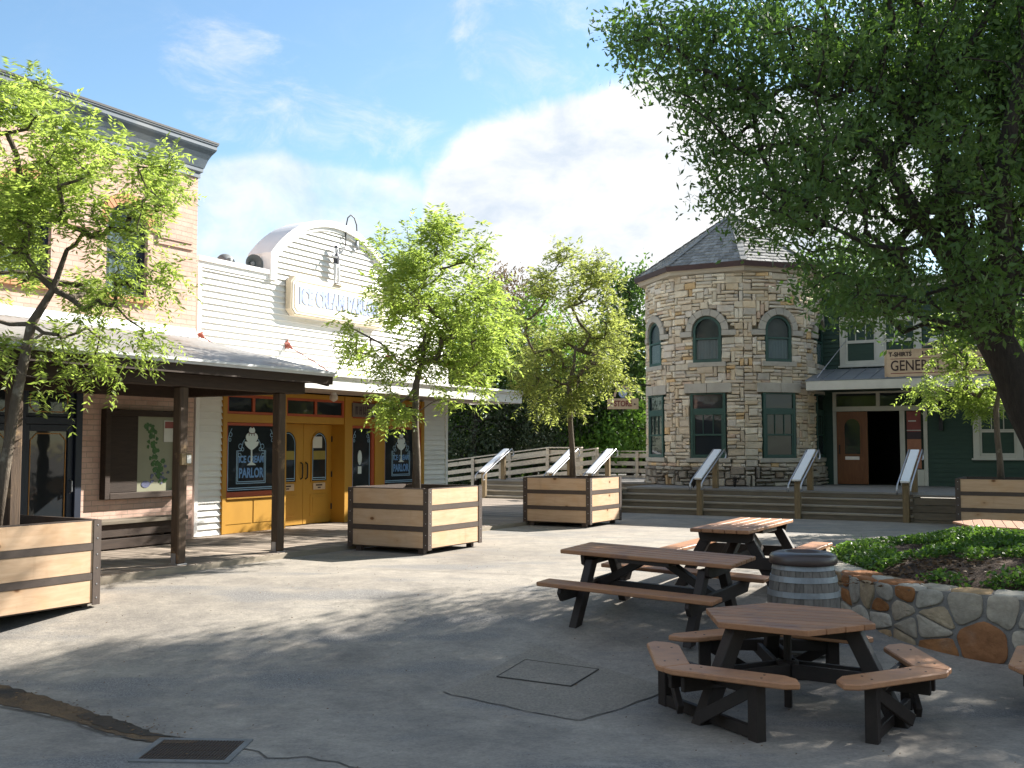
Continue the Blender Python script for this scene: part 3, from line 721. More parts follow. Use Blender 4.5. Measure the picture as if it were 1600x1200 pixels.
E = [(0, 1), (1, 2), (2, 3), (3, 4), (4, 5), (2, 6), (6, 7), (7, 8), (2, 9), (9, 10), (10, 11), (0, 12), (12, 13), (13, 14), (14, 15), (0, 16), (16, 17), (17, 18), (18, 19)]
skin_figure('body', N, E, X['statuewhite'], t)
m = MB().lathe([(.068, .92 * S_), (.075, 1.0 * S_), (.083, 1.25 * S_), (.085, 1.40 * S_), (.05, 1.47 * S_)], 14, sy=.72); m.build('vest', X['statuedark'], t, smooth=True)
m = MB().lathe([(.0, 1.82 * S_), (.03, 1.81 * S_), (.04, 1.75 * S_), (.038, 1.70 * S_)], 12, (0, .004, 0)); m.build('hair', X['statuedark'], t, smooth=True)
m = MB()
for sx in (-.11, .15): m.box(sx * S_ - .022, sx * S_ + .022, -.085, .02, -.002, .03)
m.build('shoes', X['statuedark'], t, bevel=.008)
m = MB().box(-.12, .12, -.11, .06, -.02, -.003); m.build('base', X['signwhite'], t)
pts = [(.12, .02, .74), (.22, .05, .76), (.32, .06, .80), (.37, .06, .92), (.38, .06, 1.15), (.39, .06, 1.35), (.44, .06, 1.52), (.54, .06, 1.60), (.66, .06, 1.56), (.74, .06, 1.42), (.76, .06, 1.22), (.76, .06, 1.05)]
t2 = thing('hooked_rod', 'thin dark rod bent in a tall hook rising over the arched false front', 'rod', loc_row(3.72, -.13, 5.10), RZ)
MB().tube(pts, .014, 8).build('rod', X['blackiron'], t2, smooth=True)
MB().lathe([(.012, -.2), (.03, -.18), (.035, 0), (.012, .02)], 10, (.76, .06, 1.05)).build('tip', X['steel'], t2, smooth=True)

def horn(label, x, y, z, yaw, scale):
    t = thing('horn_speaker', label, 'loudspeaker', loc_row(x, y, z), RZ + yaw, 'loudspeakers on the parlor roof')
    MB().tube([(0, 0, -.38), (0, 0, -.10)], .02, 8).build('stand', X['horn'], t)
    Mx = Matrix.Rotation(R(90), 4, 'X')
    m = MB().lathe([(.05, -.12), (.07, -.05), (.11, .02), (.165, .07), (.185, .09), (.17, .088), (.10, .03), (.06, -.02), (0, -.03)], 20)
    m.v = [tuple(Mx @ Vector(p) * scale) for p in m.v]; m.build('bell', X['horn'], t, smooth=True)
    m = MB().lathe([(0, .04), (.04, .035), (.055, .0), (.05, -.04)], 14); m.v = [tuple(Mx @ Vector(p) * scale) for p in m.v]; m.build('driver', X['hornhole'], t, smooth=True)
    m = MB().lathe([(0, -.25), (.055, -.24), (.06, -.16), (.05, -.11)], 14); m.v = [tuple(Mx @ Vector(p) * scale) for p in m.v]; m.build('motor', X['horn'], t, smooth=True)
horn('dark horn loudspeaker facing away on the parlor roof near the brick building', 1.22, .5, 5.24, R(150), 1.0)
horn('grey horn loudspeaker with pale centre beside the arched parapet', 1.66, .25, 5.26, R(-25), .95)
t = thing('ceiling_lamp', 'milk glass lamp under the white canopy above the mustard doors', 'lamp', loc_row(3.3, -.45, 2.79), RZ, 'lamps under the shop roofs')
MB().lathe([(.05, 0), (.06, -.02), (.06, -.05)], 16).build('holder', X['trimwhite'], t)
MB().lathe([(.075, -.05), (.085, -.08), (.085, -.13), (.05, -.165), (.0, -.19)], 16).build('globe', X['globe'], t)

# ================================================================ BRICK BUILDING
Bk = thing('brick_building', 'two storey tan brick building with blue cornice and timber porch', 'building', A, RZ)
y0 = -.25; xr = -.23
m = MB(); zt = 6.46
wins = [(-2.12, -1.30), (-3.94, -3.12), (-5.76, -4.94), (-7.58, -6.76)]
zs, zspr = 4.16, 5.28
# lower storey with the door recess
dx0, dx1 = -4.75, -2.50
m.box(-9.4, dx0, y0, .1, .03, 3.5); m.box(dx1, xr, y0, .1, .03, 3.5); m.box(dx0, dx1, y0, .1, 2.72, 3.5)
m.box(-9.4, xr, y0, .1, 3.5, zs)
edges = sorted([(-9.4, None)] + [(a, b) for a, b in wins])
prev = -9.4
for a, b in sorted(wins):
    m.box(prev, a, y0, .1, zs, 5.72); prev = b
m.box(prev, xr, y0, .1, zs, 5.72); m.box(-9.4, xr, y0, .1, 5.72, zt + .1)
for a, b in wins:
    c_ = (a + b) / 2; h = (b - a) / 2
    for sgn in (-1, 1):
        arc = [(c_ + sgn * h * math.cos(R(q)), zspr + .40 * math.sin(R(q))) for q in np.linspace(0, 90, 10)]
        poly = [(c_ + sgn * h, 5.72), (c_, 5.72)] + list(reversed(arc))
        m.prism(poly, y0, .1)
m.box(xr - .3, xr, .1, 4, .03, zt).box(-9.4, xr, 3.8, 4, .03, zt - .1)
# raised pier panel and corbels
m.box(-1.08, -.36, y0 - .05, y0 - .001, 5.24, 5.62).box(-1.12, -.32, y0 - .03, y0 - .001, 5.14, 5.235)
m.box(-2.98, -2.26, y0 - .05, y0 - .001, 5.24, 5.62).box(-3.02, -2.22, y0 - .03, y0 - .001, 5.14, 5.235)
m.build('wall', X['brick'], Bk)
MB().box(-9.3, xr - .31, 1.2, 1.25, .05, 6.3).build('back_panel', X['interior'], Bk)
for a, b in wins:
    m = MB(); c_ = (a + b) / 2; h = (b - a) / 2; n_ = 17
    for i in range(n_):
        q0, q1 = R(2 + 176 * i / n_), R(2 + 176 * (i + .88) / n_)
        po = [(c_ + (h + .005) * math.cos(q0), zspr + .405 * math.sin(q0)), (c_ + (h + .18) * math.cos(q0), zspr + .575 * math.sin(q0)), (c_ + (h + .18) * math.cos(q1), zspr + .575 * math.sin(q1)), (c_ + (h + .005) * math.cos(q1), zspr + .405 * math.sin(q1))]
        m.prism(po, y0 - .03, y0 - .002)
    m.build('arch_bricks', X['brickorange'], Bk, bevel=.004)
for a, b in wins:
    m = MB()
    k = 5
    for i in range(k): m.box(a - .08 + (b - a + .16) * i / k + .004, a - .08 + (b - a + .16) * (i + 1) / k - .004, y0 - .07, y0 + .1, 4.06, zs - .003)
    m.build('window_sill', X['brickorange'], Bk, bevel=.006)
    c_ = (a + b) / 2; h = (b - a) / 2
    def arch(hw, z0, zsp, rz, n=14): return [(c_ - hw, z0), (c_ + hw, z0)] + [(c_ + hw * math.cos(R(q)), zsp + rz * math.sin(R(q))) for q in np.linspace(0, 180, n)]
    m = MB().ring(arch(h - .003, zs + .003, zspr, .397), arch(h - .085, zs + .09, zspr, .315), y0 + .07, y0 + .17)
    m.box(a + .08, b - .08, y0 + .08, y0 + .16, 4.86, 4.92)
    f = m.build('arched_window', X['navy'], Bk, bevel=.004)
    MB().prism(arch(h - .08, zs + .085, zspr, .32), y0 + .115, y0 + .125).build('pane', X['glasssee'], f)
    m = MB(); k = 12
    for i in range(k):
        xa = a + .05 + (b - a - .1) * i / k; m.add([(xa, y0 + .145 + .012 * (i % 2), zs + .05), (xa + (b - a - .1) / k, y0 + .145 + .012 * ((i + 1) % 2), zs + .05), (xa + (b - a - .1) / k, y0 + .145 + .012 * ((i + 1) % 2), 5.6), (xa, y0 + .145 + .012 * (i % 2), 5.6)], [(0, 1, 2, 3)])
    m.build('curtain', X['curtain'], f)
# cornice: moulded profile (projection, height) run along the front and returned at the corner
prof = [(.0, 6.34), (.05, 6.34), (.05, 6.44), (.11, 6.47), (.11, 6.54), (.13, 6.55), (.16, 6.62), (.21, 6.73), (.29, 6.84), (.37, 6.92), (.40, 6.96), (.40, 7.03), (.43, 7.05), (.43, 7.11), (.0, 7.13)]
V = []; F = []
prof = [(d * .56, 6.46 + (z - 6.34) * .84) for d, z in prof]
for d, z in prof: V += [(-9.4, y0 - d, z), (xr + d, y0 - d, z), (xr + d, 3.9, z)]
for i in range(len(prof) - 1):
    a = 3 * i; F += [(a, a + 1, a + 4, a + 3), (a + 1, a + 2, a + 5, a + 4)]
m = MB(); m.add(V, F); m.add([(-9.4, y0 - .0, 7.13), (xr, y0, 7.13), (xr, 3.9, 7.13), (-9.4, 3.9, 7.13)], [(0, 1, 2, 3)])
co = m.build('cornice', X['cornice'], Bk)
m = MB().box(-9.4, xr + .25, y0 - .25, y0 - .225, 7.08, 7.115); m.build('cornice_edge', X['blackiron'], co)
# porch
ZW, ZEV, DE = 3.60, 2.88, 3.42
def zr(D): return ZW + (ZEV - ZW) * (D - .25) / (DE - .25)
V = []; F = []; xx = np.arange(-9.4, -.27, .035); n_ = len(xx)
for D in (.25, 1.3, 2.4, DE + .05):
    for i, x in enumerate(xx): V.append((x, -D, zr(D) + (.012 if i % 4 in (1,) else (.0 if i % 4 == 3 else .004))))
for k in range(3):
    for i in range(n_ - 1): F.append((k * n_ + i, k * n_ + i + 1, (k + 1) * n_ + i + 1, (k + 1) * n_ + i))
m = MB(); m.add(V, F)
pr = m.build('porch_roof', X['tin'], Bk)
m = MB()
for k in range(22):
    D0, D1 = .28 + k * .143, .28 + (k + 1) * .143 - .006
    m.add([(-9.4, -D0, zr(D0) - .02), (-.32, -D0, zr(D0) - .02), (-.32, -D1, zr(D1) - .02), (-9.4, -D1, zr(D1) - .02), (-9.4, -D0, zr(D0) - .05), (-.32, -D0, zr(D0) - .05), (-.32, -D1, zr(D1) - .05), (-9.4, -D1, zr(D1) - .05)],
          [(0, 1, 2, 3), (4, 5, 6, 7), (0, 1, 5, 4), (1, 2, 6, 5), (2, 3, 7, 6), (3, 0, 4, 7)])
m.build('roof_boards', X['beamwood'], pr)
m = MB().add([(-9.4, -.255, 3.60), (xr, -.255, 3.60), (xr, -.255, 3.76), (-9.4, -.255, 3.76), (-9.4, -.31, 3.60), (xr, -.31, 3.60)], [(0, 1, 2, 3), (0, 1, 5, 4), (2, 3, 4, 5)]); m.build('flashing', X['flash'], pr)
m = MB().box(-9.4, -.30, -(DE + .06), -(DE + .005), ZEV - .075, ZEV - .012).box(-9.4, -.29, -(DE + .09), -(DE + .055), ZEV - .04, ZEV - .008); m.build('gutter', X['flash'], pr)
m = MB().box(-9.4, -.28, -(DE), -(DE - .05), ZEV - .2, ZEV - .05); m.build('eave_board', X['beamwood'], pr)
m = MB().beam((-.30, -.3, zr(.3) - .13), (-.30, -DE + .06, zr(DE) - .13), .05, .2); m.build('barge_board', X['beamwood'], pr)
m = MB(); x = -9
while x < -.4: m.beam((x, -.28, zr(.28) - .12), (x, -DE + .1, zr(DE - .1) - .12), .06, .13); x += .8
m.build('rafters', X['beamwood'], pr)
MB().box(-9.4, -.62, -3.15, -2.95, 2.52, 2.70).box(-9.4, -.45, -3.14, -2.96, 2.703, 2.80).build('porch_beam', X['beamwood'], Bk, bevel=.01)
MB().box(-9.4, -.62, -.36, -.255, 2.52, 2.78).build('wall_beam', X['beamwood'], Bk, bevel=.01)
MB().box(-.70, -.55, -2.94, -.37, 2.53, 2.74).build('end_beam', X['beamwood'], Bk, bevel=.01)
MB().add([(-.5, -.3, 2.743), (-.5, -.3, 3.50), (-.5, -2.95, 2.93), (-.5, -2.95, 2.743), (-.46, -.3, 2.743), (-.46, -.3, 3.50), (-.46, -2.95, 2.93), (-.46, -2.95, 2.743)], [(0, 1, 2, 3), (7, 6, 5, 4), (0, 4, 5, 1), (1, 5, 6, 2), (2, 6, 7, 3), (3, 7, 4, 0)]).build('gable_light_block', X['beamwood'], Bk)  # closure added to block sun leaking between porch roof and canopy
for x in (-1.1, -3.05, -5.55):
    p_ = MB().box(x - .075, x + .075, -3.125, -2.975, .10, 2.518).build('porch_post', X['postwood'], Bk, bevel=.015)
    MB().box(x - .085, x + .085, -3.135, -2.965, .081, .10).box(x - .087, x - .076, -3.09, -3.01, .10, .24).box(x + .076, x + .087, -3.09, -3.01, .10, .24).build('post_shoe', X['steel'], p_)
# dark blue door unit
m = MB()
for a, b in ((-4.75, -4.62), (-3.62, -3.48), (-2.62, -2.50)): m.box(a, b, y0 - .03, y0 + .08, .082, 2.71)
for a, b in ((-4.62, -3.62), (-3.48, -2.62)): m.box(a, b, y0 - .02, y0 + .08, 2.03, 2.14).box(a, b, y0 - .02, y0 + .08, 2.62, 2.71)
m.build('door_frame', X['navy'], Bk, bevel=.006)
for a, b in ((-4.62, -3.62), (-3.48, -2.62)):
    m = MB(); rectframe(m, a + .004, b - .004, .09, 2.025, .10, .10, .16, .10, y0 + .02, y0 + .07)
    d = m.build('door', X['navy'], Bk, bevel=.005)
    MB().box(a + .1, b - .1, y0 + .045, y0 + .052, .25, 1.925).build('pane', X['glass'], d)
    m = MB()
    def cut(x0, x1, z0, z1, c): return [(x0 + c, z0), (x1 - c, z0), (x1, z0 + c), (x1, z1 - c), (x1 - c, z1), (x0 + c, z1), (x0, z1 - c), (x0, z0 + c), (x0 + c, z0)]
    line_poly(m, cut(a + .13, b - .13, .28, 1.89, .10), .016, y0 + .037, y0 + .043); m.build('gilt_line', X['gold'], d)
    MB().tube([(b - .05, y0 + .02, .98), (b - .05, y0 - .03, 1.0), (b - .05, y0 - .03, 1.16), (b - .05, y0 + .02, 1.18)], .012, 6).build('handle', X['steel'], d)
    m = MB(); rectframe(m, a + .004, b - .004, 2.145, 2.615, .07, .07, .05, .05, y0 + .02, y0 + .07); d = m.build('transom', X['navy'], Bk, bevel=.005)
    MB().box(a + .07, b - .07, y0 + .045, y0 + .052, 2.19, 2.57).build('pane', X['glass'], d)
    m = MB(); line_poly(m, cut(a + .11, b - .11, 2.22, 2.54, .08), .016, y0 + .037, y0 + .043); m.build('gilt_line', X['gold'], d)
t = thing('ceiling_lamp', 'milk glass lamp under the porch roof by the dark blue doors', 'lamp', loc_row(-4.4, -1.9, 2.78), RZ, 'lamps under the shop roofs')
MB().lathe([(.05, .34), (.06, .0), (.06, -.03)], 16).build('holder', X['trimwhite'], t)
MB().lathe([(.14, -.03), (.14, -.07), (.10, -.12), (.0, -.15)], 16).build('globe', X['globe'], t)

t = thing('map_board', 'dark timber display case with a green park map on the brick wall', 'notice board', loc_row(-1.37, y0 - .002, 1.57), RZ)
m = MB(); rectframe(m, -.78, .78, -.72, .72, .10, .10, .10, .10, -.13, 0); m.box(-.68, -.10, -.07, -.001, -.62, .62)
m.build('case', X['beamwood'], t, bevel=.008)
m = MB().box(-.098, .68, -.05, -.001, -.62, .62); mp = m.build('map_sheet', X['mapbase'], t)
m = MB(); r_ = random.Random(5)
for i in range(70):
    f = i / 69; cx = .12 + .34 * f ** 1.3 + r_.gauss(0, .045 + .03 * f); cz = .50 - .95 * f + r_.gauss(0, .04); q = r_.uniform(.02, .055)
    m.prism([(cx + q * math.cos(R(a)) * r_.uniform(.6, 1.2), cz + q * math.sin(R(a)) * r_.uniform(.6, 1.3)) for a in range(0, 360, 60)], -.0535 - i * .00004, -.0505)
for i in range(16):
    cx = .36 + r_.gauss(0, .12); cz = -.36 + r_.gauss(0, .07); q = r_.uniform(.015, .04)
    m.prism([(cx + q * math.cos(R(a)), cz + q * math.sin(R(a)) * .8) for a in range(0, 360, 60)], -.0585 - i * .00006, -.0551, 1)
m.prism(circ(.08, -.50, .09, .06, n=10)[:-1], -.056, -.0506, 1); m.build('printed_map', [X['mapgreen'], X['mapblue']], mp)
m = MB().box(.44, .66, -.060, -.052, .20, .56); nn = m.build('notice_paper', X['paper'], mp)
MB().box(.455, .645, -.0625, -.0605, .43, .545).build('red_heading', X['posterred'], nn)
t = thing('wall_bench', 'low dark timber bench against the brick wall under the map board', 'bench', loc_row(-1.55, y0 - .004, .081), RZ)
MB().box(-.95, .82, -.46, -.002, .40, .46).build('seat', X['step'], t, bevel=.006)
MB().box(-.92, .79, -.40, -.36, .20, .395).box(-.92, .79, -.41, -.35, .02, .17).build('front_boards', X['beamwood'], t, bevel=.005)
for x in (-.88, .74): MB().box(x - .05, x + .05, -.345, -.02, 0, .398).build('leg', X['beamwood'], t, bevel=.005)
t = thing('switch_box', 'small metal box with a pale face fixed to a porch post', 'box', loc_row(-3.05, -3.127, 1.52), RZ)
MB().box(-.075, .105, -.045, 0, -.08, .08).build('housing', X['railpost'], t, bevel=.006)
MB().box(.012, .085, -.052, -.046, -.055, .055).build('face_plate', X['paper'], t)
# ================================================================ PLATFORM, STEPS, RAILS
SM = T((6.72, 24.16, 0)) @ Matrix.Rotation(R(-30), 4, 'Z')
def loc_st(x, y, z): return SM @ Vector((x, y, z))
t = thing('wooden_platform', 'raised grey timber platform with wide steps in front of the stone tower', 'platform', (6.72, 24.16, 0), R(-30))
def planks_x(m, x0, x1, y0, y1, z0, z1, w=.14, seg=3.6):
    y = y0
    while y < y1 - .02:
        x = x0; ye = min(y + w, y1)
        while x < x1 - .01:
            xe = min(x + seg * rnd.uniform(.8, 1.2), x1); m.box(x, xe - .004, y + .003, ye - .003, z0, z1 + rnd.uniform(-.002, .002)); x = xe
        y += w
m = MB(); planks_x(m, -4.8, 2.55, .97, 4.17, .57, .62); planks_x(m, 2.55, 3.5, -.02, 4.17, .57, .62); planks_x(m, 3.5, 14, .40, 4.17, .57, .62); planks_x(m, -11.2, 14, 4.17, 12.5, .57, .62, seg=7)
m.build('deck', X['platform'], t, bevel=.003)
def flight(x0, x1, y0):
    for i in range(3):
        m = MB(); planks_x(m, x0, x1, y0 + .33 * i - .03, y0 + .33 * (i + 1) - .005, .155 * (i + 1) - .04, .155 * (i + 1), .178)
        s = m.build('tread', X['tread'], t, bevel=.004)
    m = MB()
    for i in range(4):
        yy = y0 + .33 * i; m.box(x0, x1, yy, yy + .03, .155 * i + .001 if i else -.15, .155 * (i + 1) - (.042 if i < 3 else .052))
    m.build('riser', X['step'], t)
flight(-4.8, 2.55, 0); flight(-11.2, -4.8, 3.2)
m = MB(); m2 = MB(); m3 = MB()
for k in range(4):
    z0 = -.1 + k * .165; m.box(2.55, 3.5, .0, .03, z0 + .004, z0 + .16); m2.box(3.5, 14, .42, .45, z0 + .004, z0 + .16); m3.box(-4.8, -4.77, .03, 3.2, z0 + .004, z0 + .16)
    m.box(2.53, 2.56, .0, .96, z0 + .004, z0 + .16)
for q in (m, m2, m3): q.build('side_boards', X['step'], t)

def handrail(x, y, label, dark):
    """sloping timber rail on two posts with a pipe along each side, climbing with the steps"""
    h = thing('stair_handrail', label, 'handrail', loc_st(x, y, 0), R(-30), 'handrails on the platform steps')
    m = MB().box(-.07, .07, -.09, .03, -.06, .88); m.build('post', X['railpost'], h, bevel=.006)
    m = MB().box(-.07, .07, 1.10, 1.22, .622, 1.46); m.build('post', X['railpost'], h, bevel=.006)
    a = Vector((0, -.18, .90)); b = Vector((0, 1.36, 1.60))
    MB().beam(a, b, .19, .05).build('rail_cap', X['railcap'], h, bevel=.008)
    MB().beam(a + Vector((0, .08, -.075)), b - Vector((0, .08, .075)), .09, .09).build('rail_beam', X['railpost'], h)
    for s in (-1, 1):
        q = Vector((s * .145, 0, -.03)); d = (b - a).normalized()
        pts = [a + q - d * .02 + Vector((0, -.02, -.20)), a + q - d * .16 + Vector((0, 0, -.16)), a + q - d * .14 + Vector((0, 0, -.03)), a + q, a + q + d * 1.0, b + q, b + q + d * .10, b + q + Vector((0, .22, -.06)), b + q + Vector((0, .20, -.17)), b + q + Vector((0, .09, -.19))]
        m = MB().tube(pts, .02, 8)
        for f in (.15, .85):
            c = a.lerp(b, f); m.tube([c + Vector((0, 0, -.05)), c + q + Vector((0, 0, -.05)), c + q], .01, 6)
        m.build('pipe', X['steel'], h, smooth=True)
    return h
rails = [(-2.4, 0, 'pale capped handrail leftmost of the three on the steps below the stone tower'), (0, 0, 'pale capped handrail in the middle of the steps, where tower and store meet'),
         (2.4, 0, 'shaded handrail in front of the store doorway'), (-10.6, 3.2, 'sloping handrail at the far steps, close beside the white parlor wall'),
         (-8.2, 3.2, 'sloping handrail at the far steps, passing just left of the gold tinged tree trunk'), (-6.9, 3.2, 'sloping handrail at the far steps, just right of the gold tinged tree trunk')]
h0 = handrail(*rails[0], False)
for x, y, lb in rails[1:]:
    c = copy_tree(h0); c.location = loc_st(x, y, 0); c['label'] = lb

# ramp fences
def ramp_fence(label, pts, posts, kick):
    """pts: (x, y, floor z) stations"""
    base = Vector(pts[0])
    t = thing('ramp_fence', label, 'fence', base, 0)
    P_ = [Vector(p) - base for p in pts]
    ms = {k: MB() for k in 'cbk'}
    for a, b in zip(P_[:-1], P_[1:]):
        ms['c'].beam(a + Vector((0, 0, .97)), b + Vector((0, 0, .97)), .14, .04)
        for zz, h in ((.82, .14), (.55, .14), (.30, .14)): ms['b'].beam(a + Vector((0, 0, zz)), b + Vector((0, 0, zz)), .035, h)
        if kick: ms['k'].beam(a + Vector((0, 0, -.02)), b + Vector((0, 0, -.02)), .05, .30)
    ms['c'].build('rail_cap', X['grey_rail'], t, bevel=.006)
    ms['b'].build('rail_boards', X['grey_rail'], t, bevel=.004)
    if kick: ms['k'].build('kick_board', X['grey_rail'], t)
    for a, b in zip(P_[:-1], P_[1:]):
        n = max(1, round((b - a).length / posts))
        for i in range(n + (b == P_[-1])):
            c = a.lerp(b, i / n); d = (b - a).normalized(); o_ = Vector((d.y, -d.x, 0)) * .08
            MB().box(c.x + o_.x - .05, c.x + o_.x + .05, c.y + o_.y - .05, c.y + o_.y + .05, -.4 - base.z, c.z + .94).build('post', X['grey_rail'], t, bevel=.006)
    return t
ramp_fence('weathered ramp railing rising from the parlor corner, farther of the two', [(-2.6, 36.4, .16), (1.22, 34.2, .68), (2.3, 33.6, .68)], 1.5, False)
ramp_fence('weathered ramp railing with solid kick board, nearer of the two', [(-.35, 34.3, .22), (2.72, 32.5, .66)], 1.5, True)
ramp_fence('level timber fence behind the handrails beside the stone tower', [(2.9, 36.2, .55), (7.2, 33.9, .55)], 1.6, True)

# ================================================================ STONE TOWER
TW = thing('stone_tower', 'octagonal cream stone tower with shingled pointed roof and green windows', 'tower', (6.5, 30.0, .62))
RW = 2.57; A0 = R(-95.8); AP = RW * math.cos(R(22.5)); HWF = RW * math.sin(R(22.5)); ZT = 5.78
def facet(i):
    """matrix: local x along facet i, local y into the tower, origin at facet base centre"""
    ph = A0 + R(22.5) + R(45) * i
    return Matrix.Rotation(ph + math.pi / 2, 4, 'Z') @ T((0, -(RC - .045), 0))
RC = 2.50
class Bend:
    """wraps facet coordinates (x along, y inwards, z up) round the tower drum"""
    def __init__(self, i): self.ph = A0 + R(22.5) + R(45) * i
    def __matmul__(self, p):
        a = self.ph + p[0] / RC; r_ = RC - p[1]
        return Vector((r_ * math.cos(a), r_ * math.sin(a), p[2]))
HWF = RC * math.pi / 8
octo = [((RC - .10) * math.cos(R(5) * i), (RC - .10) * math.sin(R(5) * i)) for i in range(72)]
core = MB().slab(octo, .0, ZT + .05).build('wall', X['mortar'], TW)
def pack(r, w, z0, z1, cw, ch, holes, shapes, s0=None):
    """greedy random ashlar: list of (x0,x1,z0,z1)"""
    nx = int(round(w / cw)); nz = int(round((z1 - z0) / ch)); cw = w / nx; ch = (z1 - z0) / nz
    occ = np.zeros((nz, nx), bool)
    for j in range(nz):
        for i in range(nx):
            x = -w / 2 + (i + .5) * cw; z = z0 + (j + .5) * ch
            if any(h(x, z) for h in holes): occ[j, i] = True
    out = []
    for j in range(nz):
        for i in range(nx):
            if occ[j, i]: continue
            opts = list(shapes); r.shuffle(opts)
            for (a, b) in opts[:3] + [(3, 1), (2, 1), (1, 1)]:
                if i + a <= nx and j + b <= nz and not occ[j:j + b, i:i + a].any():
                    occ[j:j + b, i:i + a] = True
                    out.append((-w / 2 + i * cw, -w / 2 + (i + a) * cw, z0 + j * ch, z0 + (j + b) * ch)); break
    return out
def stone(m, r, M, x0, x1, z0, z1, gap, d0, d1, hw, jit=.012):
    out = r.uniform(d0, d1); g = gap
    def cl(x, d):
        return x
    xa, xb = x0 + g, x1 - g
    j = lambda: r.uniform(-jit, jit)
    b = min(.022, (x1 - x0) * .2, (z1 - z0) * .2)
    f = [(xa + j(), z0 + g + j()), (xb + j(), z0 + g + j()), (xb + j(), z1 - g + j()), (xa + j(), z1 - g + j())]
    cx = sum(p[0] for p in f) / 4; cz = sum(p[1] for p in f) / 4
    ins = [(p[0] + (b if p[0] < cx else -b) , p[1] + (b if p[1] < cz else -b)) for p in f]
    vs = [(x, .12, z) for x, z in f] + [(cl(x, out * .55), -out * .55, z) for x, z in f] + [(cl(x, out), -out + r.uniform(-.006, .006), z) for x, z in ins]
    vs = [M @ Vector(v) for v in vs]
    fs = [(8, 9, 10, 11)]
    for k in range(4): q = (k + 1) % 4; fs += [(k, q, q + 4, k + 4), (k + 4, q + 4, q + 8, k + 8)]
    m.add(vs, fs)
UW, UZ0, UZS, URZ = .40, 3.36, 4.22, .40     # upper windows: half width, sill, spring line, arch rise
LW, LZ0, LZ1 = .49, .76, 2.52
def hole_up(x, z): return (abs(x) < UW + .02 and UZ0 - .14 < z < UZS) or (z >= UZS - .10 and ((x / (UW + .22)) ** 2 + ((z - UZS) / (URZ + .22)) ** 2) < 1) or (abs(x) < UW + .40 and UZS - .16 < z < UZS + .06) or (abs(x) < UW + .12 and UZ0 - .15 < z < UZ0)
def hole_lo(x, z): return (abs(x) < LW + .02 and LZ0 - .02 < z < LZ1) or (abs(x) < LW + .17 and LZ1 - .01 < z < LZ1 + .27) or (abs(x) < LW + .12 and LZ0 - .13 < z < LZ0)
SH = [(2, 1), (2, 1), (3, 1), (3, 1), (4, 1), (3, 2), (2, 2), (4, 2), (2, 1), (3, 1), (5, 1), (2, 1), (3, 1), (2, 2), (1, 2), (2, 1), (3, 1), (2, 1), (1, 3), (3, 1), (4, 1), (2, 1), (3, 2)]
SHX = [(3, 1), (4, 1), (2, 1), (3, 1), (4, 1), (3, 2), (4, 2), (3, 1), (5, 1), (2, 1), (2, 1), (3, 1), (4, 1), (5, 1), (2, 2), (1, 3), (3, 1), (4, 1)]
r = random.Random(21); m = MB(); mp_ = MB(); SUR = {}
VIS = (6, 7, 0, 1, 2, 5)
for i in VIS:
    M = Bend(i)
    win = i in (6, 7, 0, 1)
    for s in pack(r, 2 * HWF, .52, ZT, .115, .098, [hole_up, hole_lo] if win else [], SH): stone(m, r, M, *s, .006, .025, .06, HWF, .015)
    for s in pack(r, 2 * HWF, 0, .52, .13, .105, [], SH): stone(mp_, r, M, *s, .010, .06, .14, HWF, .02)
    if win:
        mu = MB(); ml = MB(); su = MB(); sl = MB(); md = mu
        for k in range(7):      # arch voussoirs
            q0, q1 = 180 * k / 7, 180 * (k + 1) / 7
            po = [(rx * math.cos(R(q)), UZS + rz * math.sin(R(q))) for q, rx, rz in [(q0, UW + .19, URZ + .19), ((q0 + q1) / 2, UW + .192, URZ + .192), (q1 - .6, UW + .19, URZ + .19), (q1 - .6, UW + .01, URZ + .01), ((q0 + q1) / 2, UW + .01, URZ + .01), (q0, UW + .01, URZ + .01)]]
            md.prism(po, -.085, .05, M=M)
        for sg in (-1, 1): md.box(min(sg * (UW + .01), sg * (UW + .38)), max(sg * (UW + .01), sg * (UW + .38)), -.088, .05, UZS - .15, UZS - .006, M=M)
        md = su; md.box(-UW - .11, UW + .11, -.11, .05, UZ0 - .13, UZ0 - .004, M=M)
        md = ml; md.box(-LW - .16, -.005, -.09, .05, LZ1 + .004, LZ1 + .26, M=M); md.box(.005, LW + .16, -.087, .05, LZ1 + .004, LZ1 + .26, M=M)
        md = sl; md.box(-LW - .11, LW + .11, -.12, .05, LZ0 - .12, LZ0 - .004, M=M)
        SUR[i] = (mu, su, ml, sl)
m.build('stone_facing', X['stone'], TW); mp_.build('plinth', X['plinth'], TW)
def surround(i, k, name, f):
    s = SUR[i][k]; Mi = facet(i).inverted(); s.v = [tuple(Mi @ Vector(p)) for p in s.v]; s.build(name, X['dressed'], f, bevel=.008)
